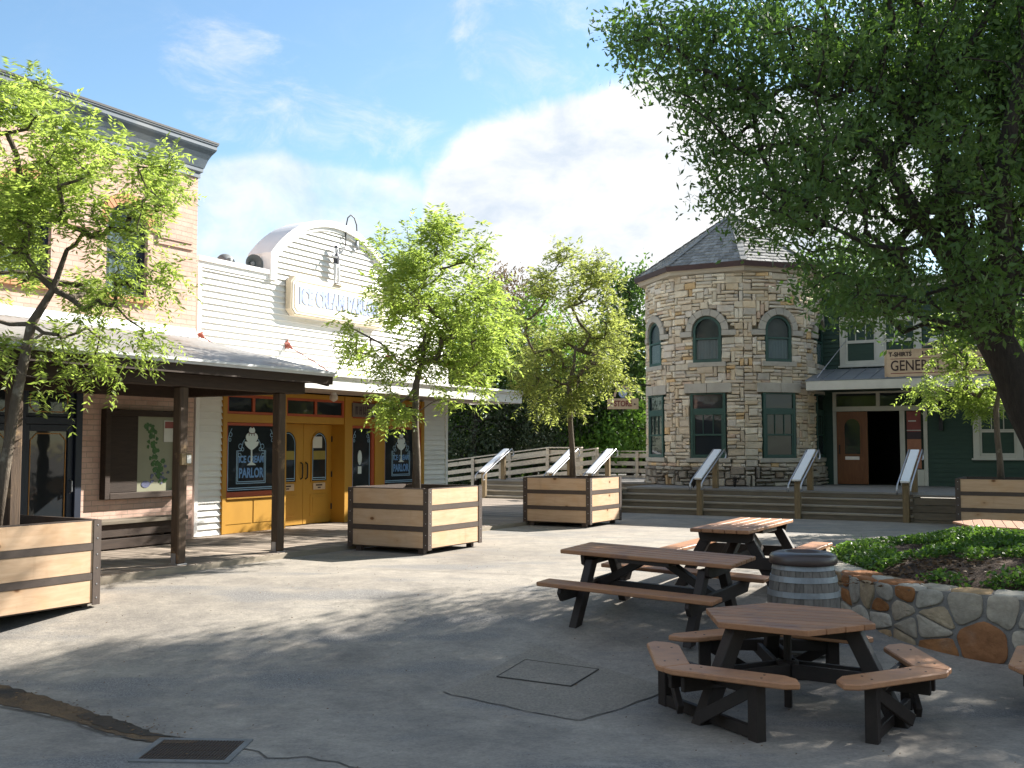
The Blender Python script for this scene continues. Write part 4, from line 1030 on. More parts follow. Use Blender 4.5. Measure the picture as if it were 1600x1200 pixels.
def upper_window(i):
    def arch(hw, z0, rz, n=16): return [(-hw, z0), (hw, z0)] + [(hw * math.cos(R(q)), UZS + rz * math.sin(R(q))) for q in np.linspace(0, 180, n)]
    m = MB().ring(arch(UW, UZ0, URZ), arch(UW - .075, UZ0 + .08, URZ - .075), -.045, .04); m.box(-UW + .07, UW - .07, -.04, .03, 3.98, 4.03).box(-UW + .07, -UW + .10, -.03, .03, UZ0 + .08, 3.98).box(UW - .10, UW - .07, -.03, .03, UZ0 + .08, 3.98)
    f = m.build('upper_window', X['greenframe'], TW, bevel=.005, M=facet(i))
    surround(i, 0, 'stone_arch', f); surround(i, 1, 'stone_sill', f)
    MB().prism(arch(UW - .07, UZ0 + .07, URZ - .07), -.012, -.006).build('pane', X['glasssee'], f)
    m = MB(); k = 14
    for q in range(k):
        x0, x1 = -UW + .1 + (2 * UW - .2) * q / k, -UW + .1 + (2 * UW - .2) * (q + 1) / k
        m.add([(x0, .0 + .012 * (q % 2), UZ0 + .09), (x1, .0 + .012 * ((q + 1) % 2), UZ0 + .09), (x1, .0 + .012 * ((q + 1) % 2), 3.97), (x0, .0 + .012 * (q % 2), 3.97)], [(0, 1, 2, 3)])
    m.build('curtain', X['curtain'], f)
def lower_window(i):
    m = MB(); rectframe(m, -LW, LW, LZ0, LZ1, .075, .075, .09, .04, -.05, .04)
    m.box(-LW + .07, LW - .07, -.045, .03, 1.93, 2.10).box(-LW + .07, LW - .07, -.04, .03, 1.36, 1.41)
    for x in (-.14, .14): m.box(x - .012, x + .012, -.035, .02, 1.41, 1.93)
    m.box(-LW + .07, -LW + .12, -.035, .03, .84, 1.93).box(LW - .12, LW - .07, -.035, .03, .84, 1.93)
    f = m.build('lower_window', X['greenframe'], TW, bevel=.005, M=facet(i))
    surround(i, 2, 'stone_lintel', f); surround(i, 3, 'stone_sill', f)
    MB().box(-LW + .06, LW - .06, -.010, -.004, .84, 2.49).build('pane', X['glass'], f)
for i in (6, 7, 0, 1): upper_window(i); lower_window(i)
# eaves and roof
def octp(r_, off=0): return [(r_ * math.cos(A0 + R(45) * i), r_ * math.sin(A0 + R(45) * i)) for i in range(8)]
def octring(m, r0, z0, r1, z1):
    a = octp(r0); b = octp(r1); m.add([(x, y, z0) for x, y in a] + [(x, y, z1) for x, y in b], [(i, (i + 1) % 8, (i + 1) % 8 + 8, i + 8) for i in range(8)])
RE = 2.86
m = MB(); octring(m, RC * 1.0 + .05, ZT - .02, RW + .16, ZT + .03); octring(m, RW + .16, ZT + .03, RE - .08, ZT + .14); octring(m, RE - .08, ZT + .14, RE - .02, ZT + .145); m.build('eave_cove', X['cove'], TW)
m = MB(); octring(m, RE - .02, ZT + .13, RE, ZT + .13); octring(m, RE, ZT + .13, RE + .02, ZT + .27); octring(m, RE + .02, ZT + .27, RE - .1, ZT + .275); m.build('fascia', X['fascia_brown'], TW)
ZR0, ZR1 = ZT + .25, 7.92
r = random.Random(4); m = MB(); NR = 17
octring(m, RE - .02, ZR0, .01, ZR1)
for i in range(8):
    ph = A0 + R(22.5) + R(45) * i
    Mx = Matrix.Rotation(ph + math.pi / 2, 4, 'Z')
    ap = RE * math.cos(R(22.5)); hw = RE * math.sin(R(22.5)); L = math.hypot(ap, ZR1 - ZR0)
    for k in range(NR):
        f0, f1 = k / NR, min(1, (k + 1.25) / NR)
        w0, w1 = hw * (1 - f0) * 1.01 + .01, hw * (1 - f1)
        x = -1.0
        while x < .999:
            wd = r.uniform(.10, .20) / max(w0, .05); xe = min(x + wd, 1)
            if xe > .97: xe = 1
            e = r.uniform(-.012, .012) / L; th = r.uniform(.02, .035)
            def pt(s, f, w, lift): return Mx @ Vector((s * w, -(ap * (1 - f)) - lift * .5, ZR0 + (ZR1 - ZR0) * f + lift))
            fe = f0 - e; gp = .004 / max(w0, .05)
            vs = [pt(x + gp, fe, w0, th), pt(xe - gp, fe, w0, th), pt(xe - gp, f1, w1, .004), pt(x + gp, f1, w1, .004), pt(x + gp, fe, w0, .0), pt(xe - gp, fe, w0, .0)]
            m.add(vs, [(0, 1, 2, 3), (0, 4, 5, 1), (0, 3, 4), (1, 5, 2)])
            x = xe
rf = m.build('roof', X['shingle'], TW)
m = MB()
for i in range(8):
    a = A0 + R(45) * i; n = 12
    for k in range(n):
        p0 = Vector((RE * (1 - k / n) * math.cos(a), RE * (1 - k / n) * math.sin(a), ZR0 + (ZR1 - ZR0) * k / n + .045)); p1 = Vector((RE * (1 - (k + 1.1) / n) * math.cos(a), RE * (1 - (k + 1.1) / n) * math.sin(a), ZR0 + (ZR1 - ZR0) * (k + 1.1) / n + .03))
        m.beam(p0, p1, .17, .018)
m.build('hip_shingles', X['shingle'], rf)

# ================================================================ GENERAL STORE
GM = T((9.54, 28.8, .62)) @ Matrix.Rotation(R(-30), 4, 'Z')
def loc_gs(x, y, z): return GM @ Vector((x, y, z))
G = thing('general_store', 'green clapboard general store with metal awning and open doorway', 'building', (9.54, 28.8, .62), R(-30))
m = MB(); z = 0
ops = [(-.50, 2.0, 0, 2.64), (3.11, 4.34, .69, 2.27), (-.30, 1.94, 3.27, 4.74), (3.2, 5.44, 3.27, 4.74)]
while z < 5.44:
    z1 = min(z + .125, 5.46); xs = [(-1.7, 9.5)]
    for a, b, c_, d in ops:
        if z1 > c_ + .02 and z < d - .02:
            nx = []
            for p, q in xs:
                if b <= p or a >= q: nx.append((p, q))
                else:
                    if a > p: nx.append((p, a))
                    if b < q: nx.append((b, q))
            xs = nx
    for p, q in xs: m.add([(p, -.004, z1), (q, -.004, z1), (q, -.026, z), (p, -.026, z), (p, 0, z), (q, 0, z)], [(0, 1, 2, 3), (3, 2, 5, 4)])
    z = z1
m.box(-1.7, -.5, .002, .16, 0, 5.45).box(-.5, .42, .002, .16, 0, 3.2).box(1.31, 9.5, .002, .16, 0, 5.45).box(.42, 1.31, .002, .16, 2.06, 3.2).box(-.5, 1.31, .002, .16, 3.2, 5.45)
m.box(-1.7, -1.5, .16, 6, 0, 5.3).box(9.3, 9.5, .16, 6, 0, 5.3).box(-1.5, 9.3, 5.8, 6, 0, 5.3).box(-1.6, 9.4, .16, 5.9, 5.2, 5.3)
m.build('wall', X['greensiding'], G)
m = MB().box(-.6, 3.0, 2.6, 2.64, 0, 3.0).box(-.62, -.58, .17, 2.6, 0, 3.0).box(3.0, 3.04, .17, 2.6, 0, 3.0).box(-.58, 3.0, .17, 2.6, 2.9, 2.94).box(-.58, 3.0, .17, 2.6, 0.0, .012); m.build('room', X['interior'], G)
MB().box(-1.75, 9.55, -.10, .2, 5.46, 5.66).box(-1.75, 9.55, -.16, .2, 5.665, 5.73).build('cornice', X['cream'], G, bevel=.01)
m = MB()   # door surround
m.box(-.50, -.395, -.05, .06, .002, 2.05).box(1.29, 1.42, -.05, .10, .002, 2.05).box(1.90, 2.0, -.05, .06, .002, 2.05).box(-.50, 2.0, -.055, .06, 2.052, 2.19).box(-.50, 2.0, -.055, .06, 2.55, 2.64)
for x in (-.50, .68, 1.9): m.box(x, x + .10, -.05, .06, 2.192, 2.548)
m.box(1.42, 1.90, -.04, .06, .002, .44)
ds = m.build('door_surround', X['cream'], G, bevel=.005)
MB().box(-.40, 1.9, .0, .008, 2.19, 2.55).build('transom_pane', X['glass'], ds)
MB().box(1.42, 1.90, .0, .008, .44, 2.05).build('sidelight_pane', X['glass'], ds)
m = MB().box(-.39, .45, -.09, -.045, .02, 2.045); d = m.build('door', X['doorwood'], G, bevel=.006)
gl = [(-.17, .86), (.25, .86)] + circ(.04, 1.62, .21, .22, 0, 180, 14); MB().prism(gl, -.098, -.092).build('pane', X['glass'], d)
go = [(-.21, .82), (.29, .82)] + circ(.04, 1.62, .25, .26, 0, 180, 14); MB().ring(go, gl, -.112, -.092).build('pane_rim', X['doorwood'], d)
MB().box(-.16, .22, -.108, -.0925, .70, .79).build('push_plate', X['steel'], d)
MB().tube([(-.31, -.09, .86), (-.31, -.14, .89), (-.31, -.14, 1.08), (-.31, -.09, 1.11)], .014, 6).build('handle', X['blackiron'], d)
m = MB(); rectframe(m, -.26, .34, .18, .60, .05, .05, .05, .05, -.1, -.0905); m.build('lower_panel', X['doorwood'], d)
def store_window(x0, x1, z0, z1, units, lites, curtain):
    m = MB(); rectframe(m, x0, x1, z0, z1, .16, .16, .12, .16, -.06, .05); m.box(x0 - .04, x1 + .04, -.10, -.061, z0 - .0, z0 + .05)
    xi0, xi1 = x0 + .16, x1 - .16; g = .22 if units == 2 else 0; w = (xi1 - xi0 - g) / units
    if units == 2: m.box(xi0 + w, xi0 + w + g, -.055, .05, z0 + .12, z1 - .16)
    f = m.build('sash_window', X['cream'], G, bevel=.005)
    for u in range(units):
        a = xi0 + u * (w + g); b = a + w; zm = (z0 + z1) / 2 - .02
        m = MB(); rectframe(m, a + .003, b - .003, z0 + .123, zm + .03, .05, .05, .06, .05, -.03, .02); rectframe(m, a + .003, b - .003, zm + .033, z1 - .163, .05, .05, .03, .05, -.015, .035)
        for q in range(1, lites): xx_ = a + w * q / lites; m.box(xx_ - .012, xx_ + .012, -.012, .03, zm + .06, z1 - .21)
        m.build('sash', X['cream'], f)
        MB().box(a + .04, b - .04, .004, .008, z0 + .16, z1 - .19).build('pane', X['glasssee'] if curtain else X['glass'], f)
        if curtain:
            m = MB(); k = 16
            for q in range(k):
                if 5 < q < 10 and (u == 0 or q < 9): continue
                p0, p1 = a + .05 + (w - .1) * q / k, a + .05 + (w - .1) * (q + 1) / k
                m.add([(p0, .05 + .025 * (q % 2), z0 + .14), (p1, .05 + .025 * ((q + 1) % 2), z0 + .14), (p1, .05 + .025 * ((q + 1) % 2), z1 - .18), (p0, .05 + .025 * (q % 2), z1 - .18)], [(0, 1, 2, 3)])
            m.build('curtain', X['curtain'], f)
            MB().box(a, b, .11, .13, z0 + .1, z1 - .16).build('dark_room', X['interior'], f)
store_window(-.27, 1.91, 3.29, 4.72, 2, 3, True); store_window(3.23, 5.41, 3.29, 4.72, 2, 3, True); store_window(3.13, 4.32, .71, 2.25, 1, 3, False)
m = MB(); n = 0; x = -.78
while x < 9.4:
    xe = min(x + .42, 9.4); m.add([(x, -.01, 3.26), (xe, -.01, 3.26), (xe, -1.97, 2.84), (x, -1.97, 2.84), (x, -.01, 3.24), (xe, -.01, 3.24), (xe, -1.97, 2.82), (x, -1.97, 2.82)], [(0, 1, 2, 3), (4, 5, 6, 7), (2, 3, 7, 6), (0, 3, 7, 4)])
    m.beam((xe - .005, -.02, 3.262), (xe - .005, -1.96, 2.846), .02, .03); x = xe
aw = m.build('awning', X['awning'], G)
m = MB().box(-.76, 9.4, -1.96, -1.92, 2.57, 2.815); m.add([(-.76, -1.92, 2.57), (-.76, -.02, 2.62), (-.76, -.02, 3.235), (-.76, -1.92, 2.82), (-.72, -1.92, 2.57), (-.72, -.02, 2.62), (-.72, -.02, 3.235), (-.72, -1.92, 2.82)], [(0, 1, 2, 3), (4, 5, 6, 7), (0, 1, 5, 4), (2, 3, 7, 6)])
m.build('awning_fascia', X['cream'], aw, bevel=.005)
MB().box(-.71, 9.4, -1.915, -.03, 2.60, 2.615).build('awning_ceiling', X['greensiding'], aw)
for x in (-.55, 6.3): MB().tube([(x + .45, -.03, 4.05), (x, -1.6, 2.93)], .012, 6).build('tie_rod', X['steel'], aw)
for x in (2.35, 6.0):
    m = MB(); m.tube([(x, -.05, 1.65), (x, -.12, 2.05), (x, -.40, 2.42), (x, -.95, 2.58)], .045, 8).box(x - .05, x + .05, -.10, -.028, 1.5, 2.58); m.build('awning_bracket', X['blackiron'], aw)

t = thing('store_sign', 'cream board lettered GENERAL STORE, T-SHIRTS and HATS above the green store awning', 'sign', loc_gs(2.5, -1.83, 2.87), R(-30))
MB().box(-1.24, 1.24, -.03, .03, .0, .70).build('board', X['signcream'], t, bevel=.006)
m = MB(); rectframe(m, -1.25, 1.25, -.005, .705, .03, .03, .03, .03, -.045, -.031); m.build('border', X['signcream'], t)
text('lettering', 'T-SHIRTS', .15, T((-.86, -.034, .575)), X['darkletter'], t, width=.56, ext=.003, bold=.006)
text('lettering', 'HATS', .15, T((-.16, -.034, .575)), X['darkletter'], t, width=.34, ext=.003, bold=.006)
text('lettering', 'GENERAL STORE', .38, T((0.0, -.034, .27)), X['darkletter'], t, width=2.2, ext=.003, bold=.004)
m = MB().box(-1.1, 1.1, -.034, -.031, .075, .095).box(-1.1, 1.1, -.0345, -.0312, .455, .468); m.build('ruled_line', X['redletter'], t)
t = thing('hat_ornament', 'big white painted cowboy hat standing on the general store sign', 'hat', loc_gs(2.50, -1.83, 3.575), R(-30))
m = MB(); seg = 28; V = []; F = []
for k, (rx, ry, zz) in enumerate(((.40, .26, .03), (.36, .23, .02), (.22, .16, .03), (.21, .15, .12), (.19, .13, .22), (.15, .10, .27), (.08, .05, .25), (.001, .001, .235))):
    for q in range(seg):
        a = 2 * math.pi * q / seg; c_, s_ = math.cos(a), math.sin(a)
        curl = .10 * abs(s_) ** 2 * (k < 2) * (1 if k == 0 else .6) - .05 * abs(c_) ** 4 * (k == 0) + (.03 * c_ if k > 3 else 0)
        V.append((rx * c_, ry * s_, zz + curl))
for k in range(7):
    for q in range(seg): F.append((k * seg + q, k * seg + (q + 1) % seg, (k + 1) * seg + (q + 1) % seg, (k + 1) * seg + q))
m.add(V, F); m.v = [(x * .85, y * .9, z + .03) for x, y, z in m.v]; m.build('crown', X['hat'], t, smooth=True)
m = MB().lathe([(.218, .03), (.224, .05), (.216, .085)], 28, (0, 0, .03), sx=.85, sy=.66); m.build('hat_band', X['posterdark'], t, smooth=True)
t = thing('poster', 'tall red and orange poster in the sidelight beside the store doorway', 'poster', loc_gs(1.66, -.006, 1.25), R(-30))
MB().box(-.19, .17, 0, .004, .22, .78).build('red_panel', X['posterred'], t)
MB().box(-.19, .17, 0, .004, .02, .218).build('dark_panel', X['posterdark'], t)
MB().box(-.19, .17, 0, .004, -.78, .018).build('orange_panel', X['postertan'], t)
m = MB().box(-.15, .05, -.003, -.0005, .50, .53).box(-.19, .17, -.003, -.0005, .25, .27).box(-.17, .12, -.003, -.0005, -.30, -.26).box(-.12, .08, -.003, -.0005, -.62, -.59); m.build('printed_lines', X['paper'], t)

t = thing('hanging_sign', 'small cream hanging sign lettered STORE beside the stone tower', 'sign', (3.08, 28.4, 2.72))
MB().box(-.43, .43, -.025, .025, 0, .30).build('board', X['signcream'], t, bevel=.006)
text('lettering', 'STORE', .22, T((0, -.028, .15)), X['redletter'], t, width=.5, ext=.003, bold=.006)
m = MB().prism([(-.38, .14), (-.30, .17), (-.30, .11)], -.03, -.026).prism([(.38, .14), (.30, .17), (.30, .11)], -.03, -.026); m.build('arrow', X['darkletter'], t)
o2 = circ(0, .34, .26, .32, 0, 180, 16); i2 = circ(0, .34, .20, .26, 0, 180, 16)
MB().ring(o2, i2, -.02, .02, closed=False).build('arch', X['signcream'], t)
MB().prism(circ(0, .45, .12, .13, n=16)[:-1], -.01, .01).build('medallion', X['paleblue'], t)
m = MB().tube([(-.6, 0, .72), (.9, .9, .72)], .018, 8).tube([(0, 0, .33), (0, 0, .40)], .01, 6).tube([(0, 0, .60), (0, .36, .72)], .01, 6); m.build('bracket', X['blackiron'], t)
# ================================================================ PLANTERS
def planter():
    t = thing('planter_box', '', 'planter', (0, 0, 0), R(-30), 'knotty pine planter boxes')
    s = .80
    zz = [(.10, .355), (.435, .69), (.77, 1.02)]
    for k in range(4):
        Mk = Matrix.Rotation(R(90) * k, 4, 'Z'); m = MB()
        lim = s - .055
        for a, b in zz: m.box(-lim, lim, -s + .012, -s + .055, a, b)
        # local axes are kept so the grain runs along the boards
        m.v = [tuple(Mk @ Vector(p)) for p in m.v]
        m.build('side_boards', X['boardx'] if k % 2 == 0 else X['boardy'], t, bevel=.004)
    for sx in (-1, 1):
        for sy in (-1, 1):
            m = MB(); a = s; w = .10
            x0, x1 = sorted((sx * a, sx * (a - w))); y0_, y1_ = sorted((sy * a, sy * (a - .012)))
            m.box(x0, x1, y0_, y1_, .07, 1.03)
            x0, x1 = sorted((sx * a, sx * (a - .012))); y0_, y1_ = sorted((sy * (a - .0125), sy * (a - w)))
            m.box(x0, x1, y0_, y1_, .07, 1.03)
            m.build('corner_angle', X['band'], t)
            fx, fy = sx * .62, sy * .70
            MB().box(fx - .05, fx + .05, fy - .04, fy + .04, -.06, .098).build('foot', X['band'], t)
    m = MB()
    for k in range(4):
        Mk = Matrix.Rotation(R(90) * k, 4, 'Z')
        for a, b in ((.355, .435), (.69, .77)): m.box(-.70, .70, -s + .004, -s + .011, a + .001, b - .001, M=Mk)
        m.box(-.70, .70, -s + .012, -s + .06, 1.021, 1.035, M=Mk)
    m.build('band', X['band'], t)
    m = MB()
    for k in range(4): m.box(-.74, .74, -s + .056, -s + .065, .08, 1.02, M=Matrix.Rotation(R(90) * k, 4, 'Z'))
    m.build('liner', X['band'], t)
    m = MB(); rs = random.Random(31)
    for k in range(4):
        Mk = Matrix.Rotation(R(90) * k, 4, 'Z')
        for a, b in zz:
            for x in (-.75, .75):
                for z in (a + .05, b - .05): m.lathe([(0, .004), (.008, .003), (.009, 0)], 6); m.v[-18:] = [tuple(Mk @ (T((x, -s - .001, z)) @ Matrix.Rotation(R(90), 4, 'X') @ Vector(p))) for p in m.v[-18:]]
    m.build('screws', X['steel'], t)
    n = 14; V = []; F = []; r = random.Random(9)
    for j in range(n + 1):
        for i in range(n + 1): V.append((-.735 + 1.47 * i / n, -.735 + 1.47 * j / n, .90 + r.uniform(-.015, .03)))
    for j in range(n):
        for i in range(n): k = j * (n + 1) + i; F.append((k, k + 1, k + n + 2, k + n + 1))
    arrays('soil', V, F, X['soil'], t)
    return t
PL = [((-1.6, 17.18), 'knotty pine planter box by the yellow parlor doors, left face in shade'), ((1.33, 22.45), 'farther knotty pine planter box in front of the wooden steps, beside the tower'),
      ((-5.80, 11.53), 'sunlit pine planter box cut by the left edge, by the timber porch'), ((10.23, 21.5), 'shaded pine planter box behind the small slatted table, by the green store')]
p0 = planter(); pl = [p0] + [copy_tree(p0) for _ in PL[1:]]
for o, ((x, y), lb) in zip(pl, PL):
    o.location = (x, y, gz(y)); o['label'] = lb

# ================================================================ TREES
def chains_tree(rng, trunk, tr, clusters, tip=.006, expo=.46, up=.12, step=.35, minr=.004):
    """trunk: list of points, tr: radii. Every cluster gets joined to the nearest branch; radii grow with what each branch carries"""
    pos = [np.array(p, float) for p in trunk]; par = [i - 1 for i in range(len(trunk))]; cnt = [0] * len(trunk)
    chains = []; nt = len(trunk); top = pos[-1]
    start = max(1, nt - 3)
    order = sorted(range(len(clusters)), key=lambda i: np.linalg.norm(clusters[i] - pos[nt - 2]))
    elig = list(range(start, nt))
    for ci in order:
        c = clusters[ci]; Pn = np.array([pos[i] for i in elig]); d = np.linalg.norm(Pn - c, axis=1) + .6 * np.maximum(0, Pn[:, 2] - c[2])
        j = elig[int(np.argmin(d))]; a = pos[j]; L = np.linalg.norm(c - a); k = max(2, int(L / step) + 1)
        ch = [j]; side = rng.normal(0, 1, 3) * L * .06
        for q in range(1, k + 1):
            f = q / k; p = a + (c - a) * f + side * math.sin(math.pi * f) + np.array([0, 0, up * L * math.sin(math.pi * f)]) + (rng.normal(0, .02, 3) * L * (f < 1))
            pos.append(p); par.append(ch[-1]); cnt.append(0); ch.append(len(pos) - 1); elig.append(len(pos) - 1)
        chains.append(ch); n = ch[-1]
        while n >= 0: cnt[n] += 1; n = par[n]
    m = MB(); rad = [max(minr, tip * c ** expo) for c in cnt]
    trr = [max(tr[i], 0) for i in range(nt)]
    m.tube([pos[i] for i in range(nt)], trr, 12)
    for ch in chains:
        rr = [min(rad[i], trr[ch[0]] if ch[0] < nt else 9) for i in ch]; rr[0] = min(rr[0], rr[1] * 1.25)
        m.tube([pos[i] for i in ch], rr, 6 if max(rr) > .02 else 4, cap=False)
    return m
def leaf_quads(rng, C, D, ln, wd, jitter=.25, fold=True):
    """rhombic leaves: C centres (N,3), D long-axis directions (N,3)"""
    N = len(C); L = ln * (1 + rng.uniform(-jitter, jitter, N))[:, None]; W = wd * (1 + rng.uniform(-jitter, jitter, N))[:, None]
    D = D / np.linalg.norm(D, axis=1)[:, None]
    rv = rng.normal(0, 1, (N, 3)); rv[:, 2] += .9
    B = np.cross(D, rv); B /= np.maximum(1e-6, np.linalg.norm(B, axis=1))[:, None]
    V = np.empty((N, 4, 3)); V[:, 0] = C - D * L * .5; V[:, 1] = C + B * W * .5 - D * L * .05; V[:, 2] = C + D * L * .5; V[:, 3] = C - B * W * .5 - D * L * .05
    return V.reshape(-1, 3), np.arange(4 * N).reshape(N, 4)
def pinnate(rng, centers, outward, per, n_pair, rachis, ln, wd, droop=.35):
    """feathery compound leaves fanning out of every twig end"""
    C = []; D = []; S = []
    for c, o in zip(centers, outward):
        for _ in range(per):
            d = o * .55 + rng.normal(0, .75, 3); d[2] += .15; d /= np.linalg.norm(d); L = rachis * rng.uniform(.6, 1.2)
            base = c + rng.normal(0, .10, 3); s = np.cross(d, [rng.normal(0, .3), rng.normal(0, .3), 1]); s /= max(1e-6, np.linalg.norm(s))
            for k in range(n_pair):
                f = (k + .6) / n_pair; p = base + d * L * f + np.array([0, 0, -droop * L * f * f])
                for sg in (-1, 1):
                    ld = s * sg + d * .55 + np.array([0, 0, -.25]) + rng.normal(0, .15, 3); ld /= np.linalg.norm(ld)
                    C.append(p + ld * ln * .5); D.append(ld)
    return leaf_quads(rng, np.array(C), np.array(D), ln, wd)
def small_tree(seed, label, base, blobs, m, fork, nclust, leaf, per, ln, wd, pxc, lean=0, depth=.8, tr0=.064, cz=697., name='young_tree'):
    """blobs: crown lobes (px, py, r) measured on the photo, turned into metres with m around the trunk"""
    rng = np.random.default_rng(seed)
    t = thing(name, label, 'tree', base, 0, 'young trees in the planters')
    lob = [((px - pxc) * m, rng.uniform(-depth, depth), (cz - py) * m + 1.7 - base[2], r * m * .82) for px, py, r in blobs]
    area = np.array([l[3] ** 2 for l in lob]); pr = area / area.sum()
    cl = []
    for _ in range(nclust):
        l = lob[rng.choice(len(lob), p=pr)]; d = rng.normal(0, 1, 3); d /= np.linalg.norm(d); cl.append(np.array(l[:3]) + d * l[3] * rng.uniform(.35, 1.0) ** .6)
    fk = np.array([(fork[0] - pxc) * m, 0, (cz - fork[1]) * m + 1.7 - base[2]])
    z0 = .90
    tk = [(0, 0, z0 - .05), (.01 + fk[0] * .25, .01, z0 + (fk[2] - z0) * .3), (fk[0] * .62 - .015, -.01, z0 + (fk[2] - z0) * .62), tuple(fk), tuple(fk + np.array([.10 + lean, .03, .40])), tuple(fk + np.array([.14 + lean * 2, .0, .85]))]
    tk[0] = (0, 0, z0 - .05)
    mb = chains_tree(rng, tk, [tr0 * 1.25, tr0, tr0 * .92, tr0 * .88, tr0 * .6, tr0 * .4], cl, tip=.0062, expo=.44, up=-.05)
    mb.build('trunk', X['bark'], t, smooth=True)
    ctr = np.mean([l[:3] for l in lob], axis=0)
    out = [(c - ctr) / max(.01, np.linalg.norm(c - ctr)) for c in cl]
    V, F = pinnate(rng, cl, out, per, 6, .24 * (ln / .075), ln, wd)
    arrays('crown', V, F, leaf, t)
    return t
def gtop(k): (x, y), _ = PL[k]; return (x, y, gz(y))
small_tree(11, 'bright green young tree in the planter by the parlor doors', gtop(0),
    [(690, 375, 34), (640, 395, 40), (600, 385, 22), (735, 405, 34), (660, 440, 60), (608, 468, 40), (740, 480, 46), (765, 530, 34), (550, 535, 30), (690, 530, 55), (600, 560, 34), (535, 515, 24), (660, 490, 60), (625, 640, 26), (700, 610, 28), (755, 450, 30), (600, 425, 40), (640, 560, 30), (590, 625, 20), (720, 560, 40), (775, 500, 34), (782, 555, 30), (745, 590, 28), (640, 350, 18), (700, 350, 22)],
    17.2 / 1600, (650, 600), 245, X['leaf_spring'], 9, .100, .028, 651, .0)
small_tree(12, 'olive and gold tinged young tree in the planter before the steps', gtop(1),
    [(875, 405, 20), (910, 415, 22), (930, 430, 26), (850, 450, 30), (890, 460, 34), (945, 470, 30), (960, 500, 26), (820, 500, 28), (870, 520, 34), (935, 525, 40), (965, 545, 24), (850, 570, 40), (820, 600, 28), (930, 575, 34), (905, 610, 30), (945, 598, 20), (850, 625, 28), (830, 555, 30), (980, 595, 12)],
    22.45 / 1600, (890, 600), 215, X['leaf_gold'], 8, .104, .030, 895, .0)
small_tree(13, 'tall bright green young tree at the left edge, in front of the brick building', gtop(2),
    [(15, 95, 20), (22, 140, 34), (60, 150, 18), (45, 190, 42), (-10, 190, 60), (110, 200, 36), (90, 240, 50), (150, 225, 26), (225, 215, 24), (195, 250, 40), (245, 275, 30), (210, 300, 44), (140, 280, 46), (60, 290, 60), (-40, 290, 70), (120, 340, 50), (180, 360, 40), (250, 335, 22), (225, 420, 26), (195, 430, 30), (40, 370, 60), (-30, 400, 60), (100, 420, 40), (150, 480, 30), (210, 520, 20), (190, 525, 18), (50, 560, 24), (95, 575, 26), (120, 560, 24), (115, 590, 16), (-60, 480, 50), (75, 530, 30), (135, 510, 26), (240, 300, 25)],
    11.5 / 1600, (45, 505), 330, X['leaf_spring'], 8, .084, .023, -5, .12, .75, .062)
small_tree(14, 'green young tree in the planter by the store, partly behind the big dark trunk', gtop(3),
    [(1470, 605, 22), (1450, 625, 16), (1500, 560, 30), (1530, 530, 28), (1485, 515, 24), (1560, 575, 30), (1555, 620, 30), (1520, 600, 24), (1590, 545, 40), (1440, 605, 14), (1545, 500, 30), (1600, 600, 30), (1620, 520, 40)],
    21.5 / 1600, (1556, 640), 140, X['leaf_spring'], 9, .095, .032, 1561, .0)

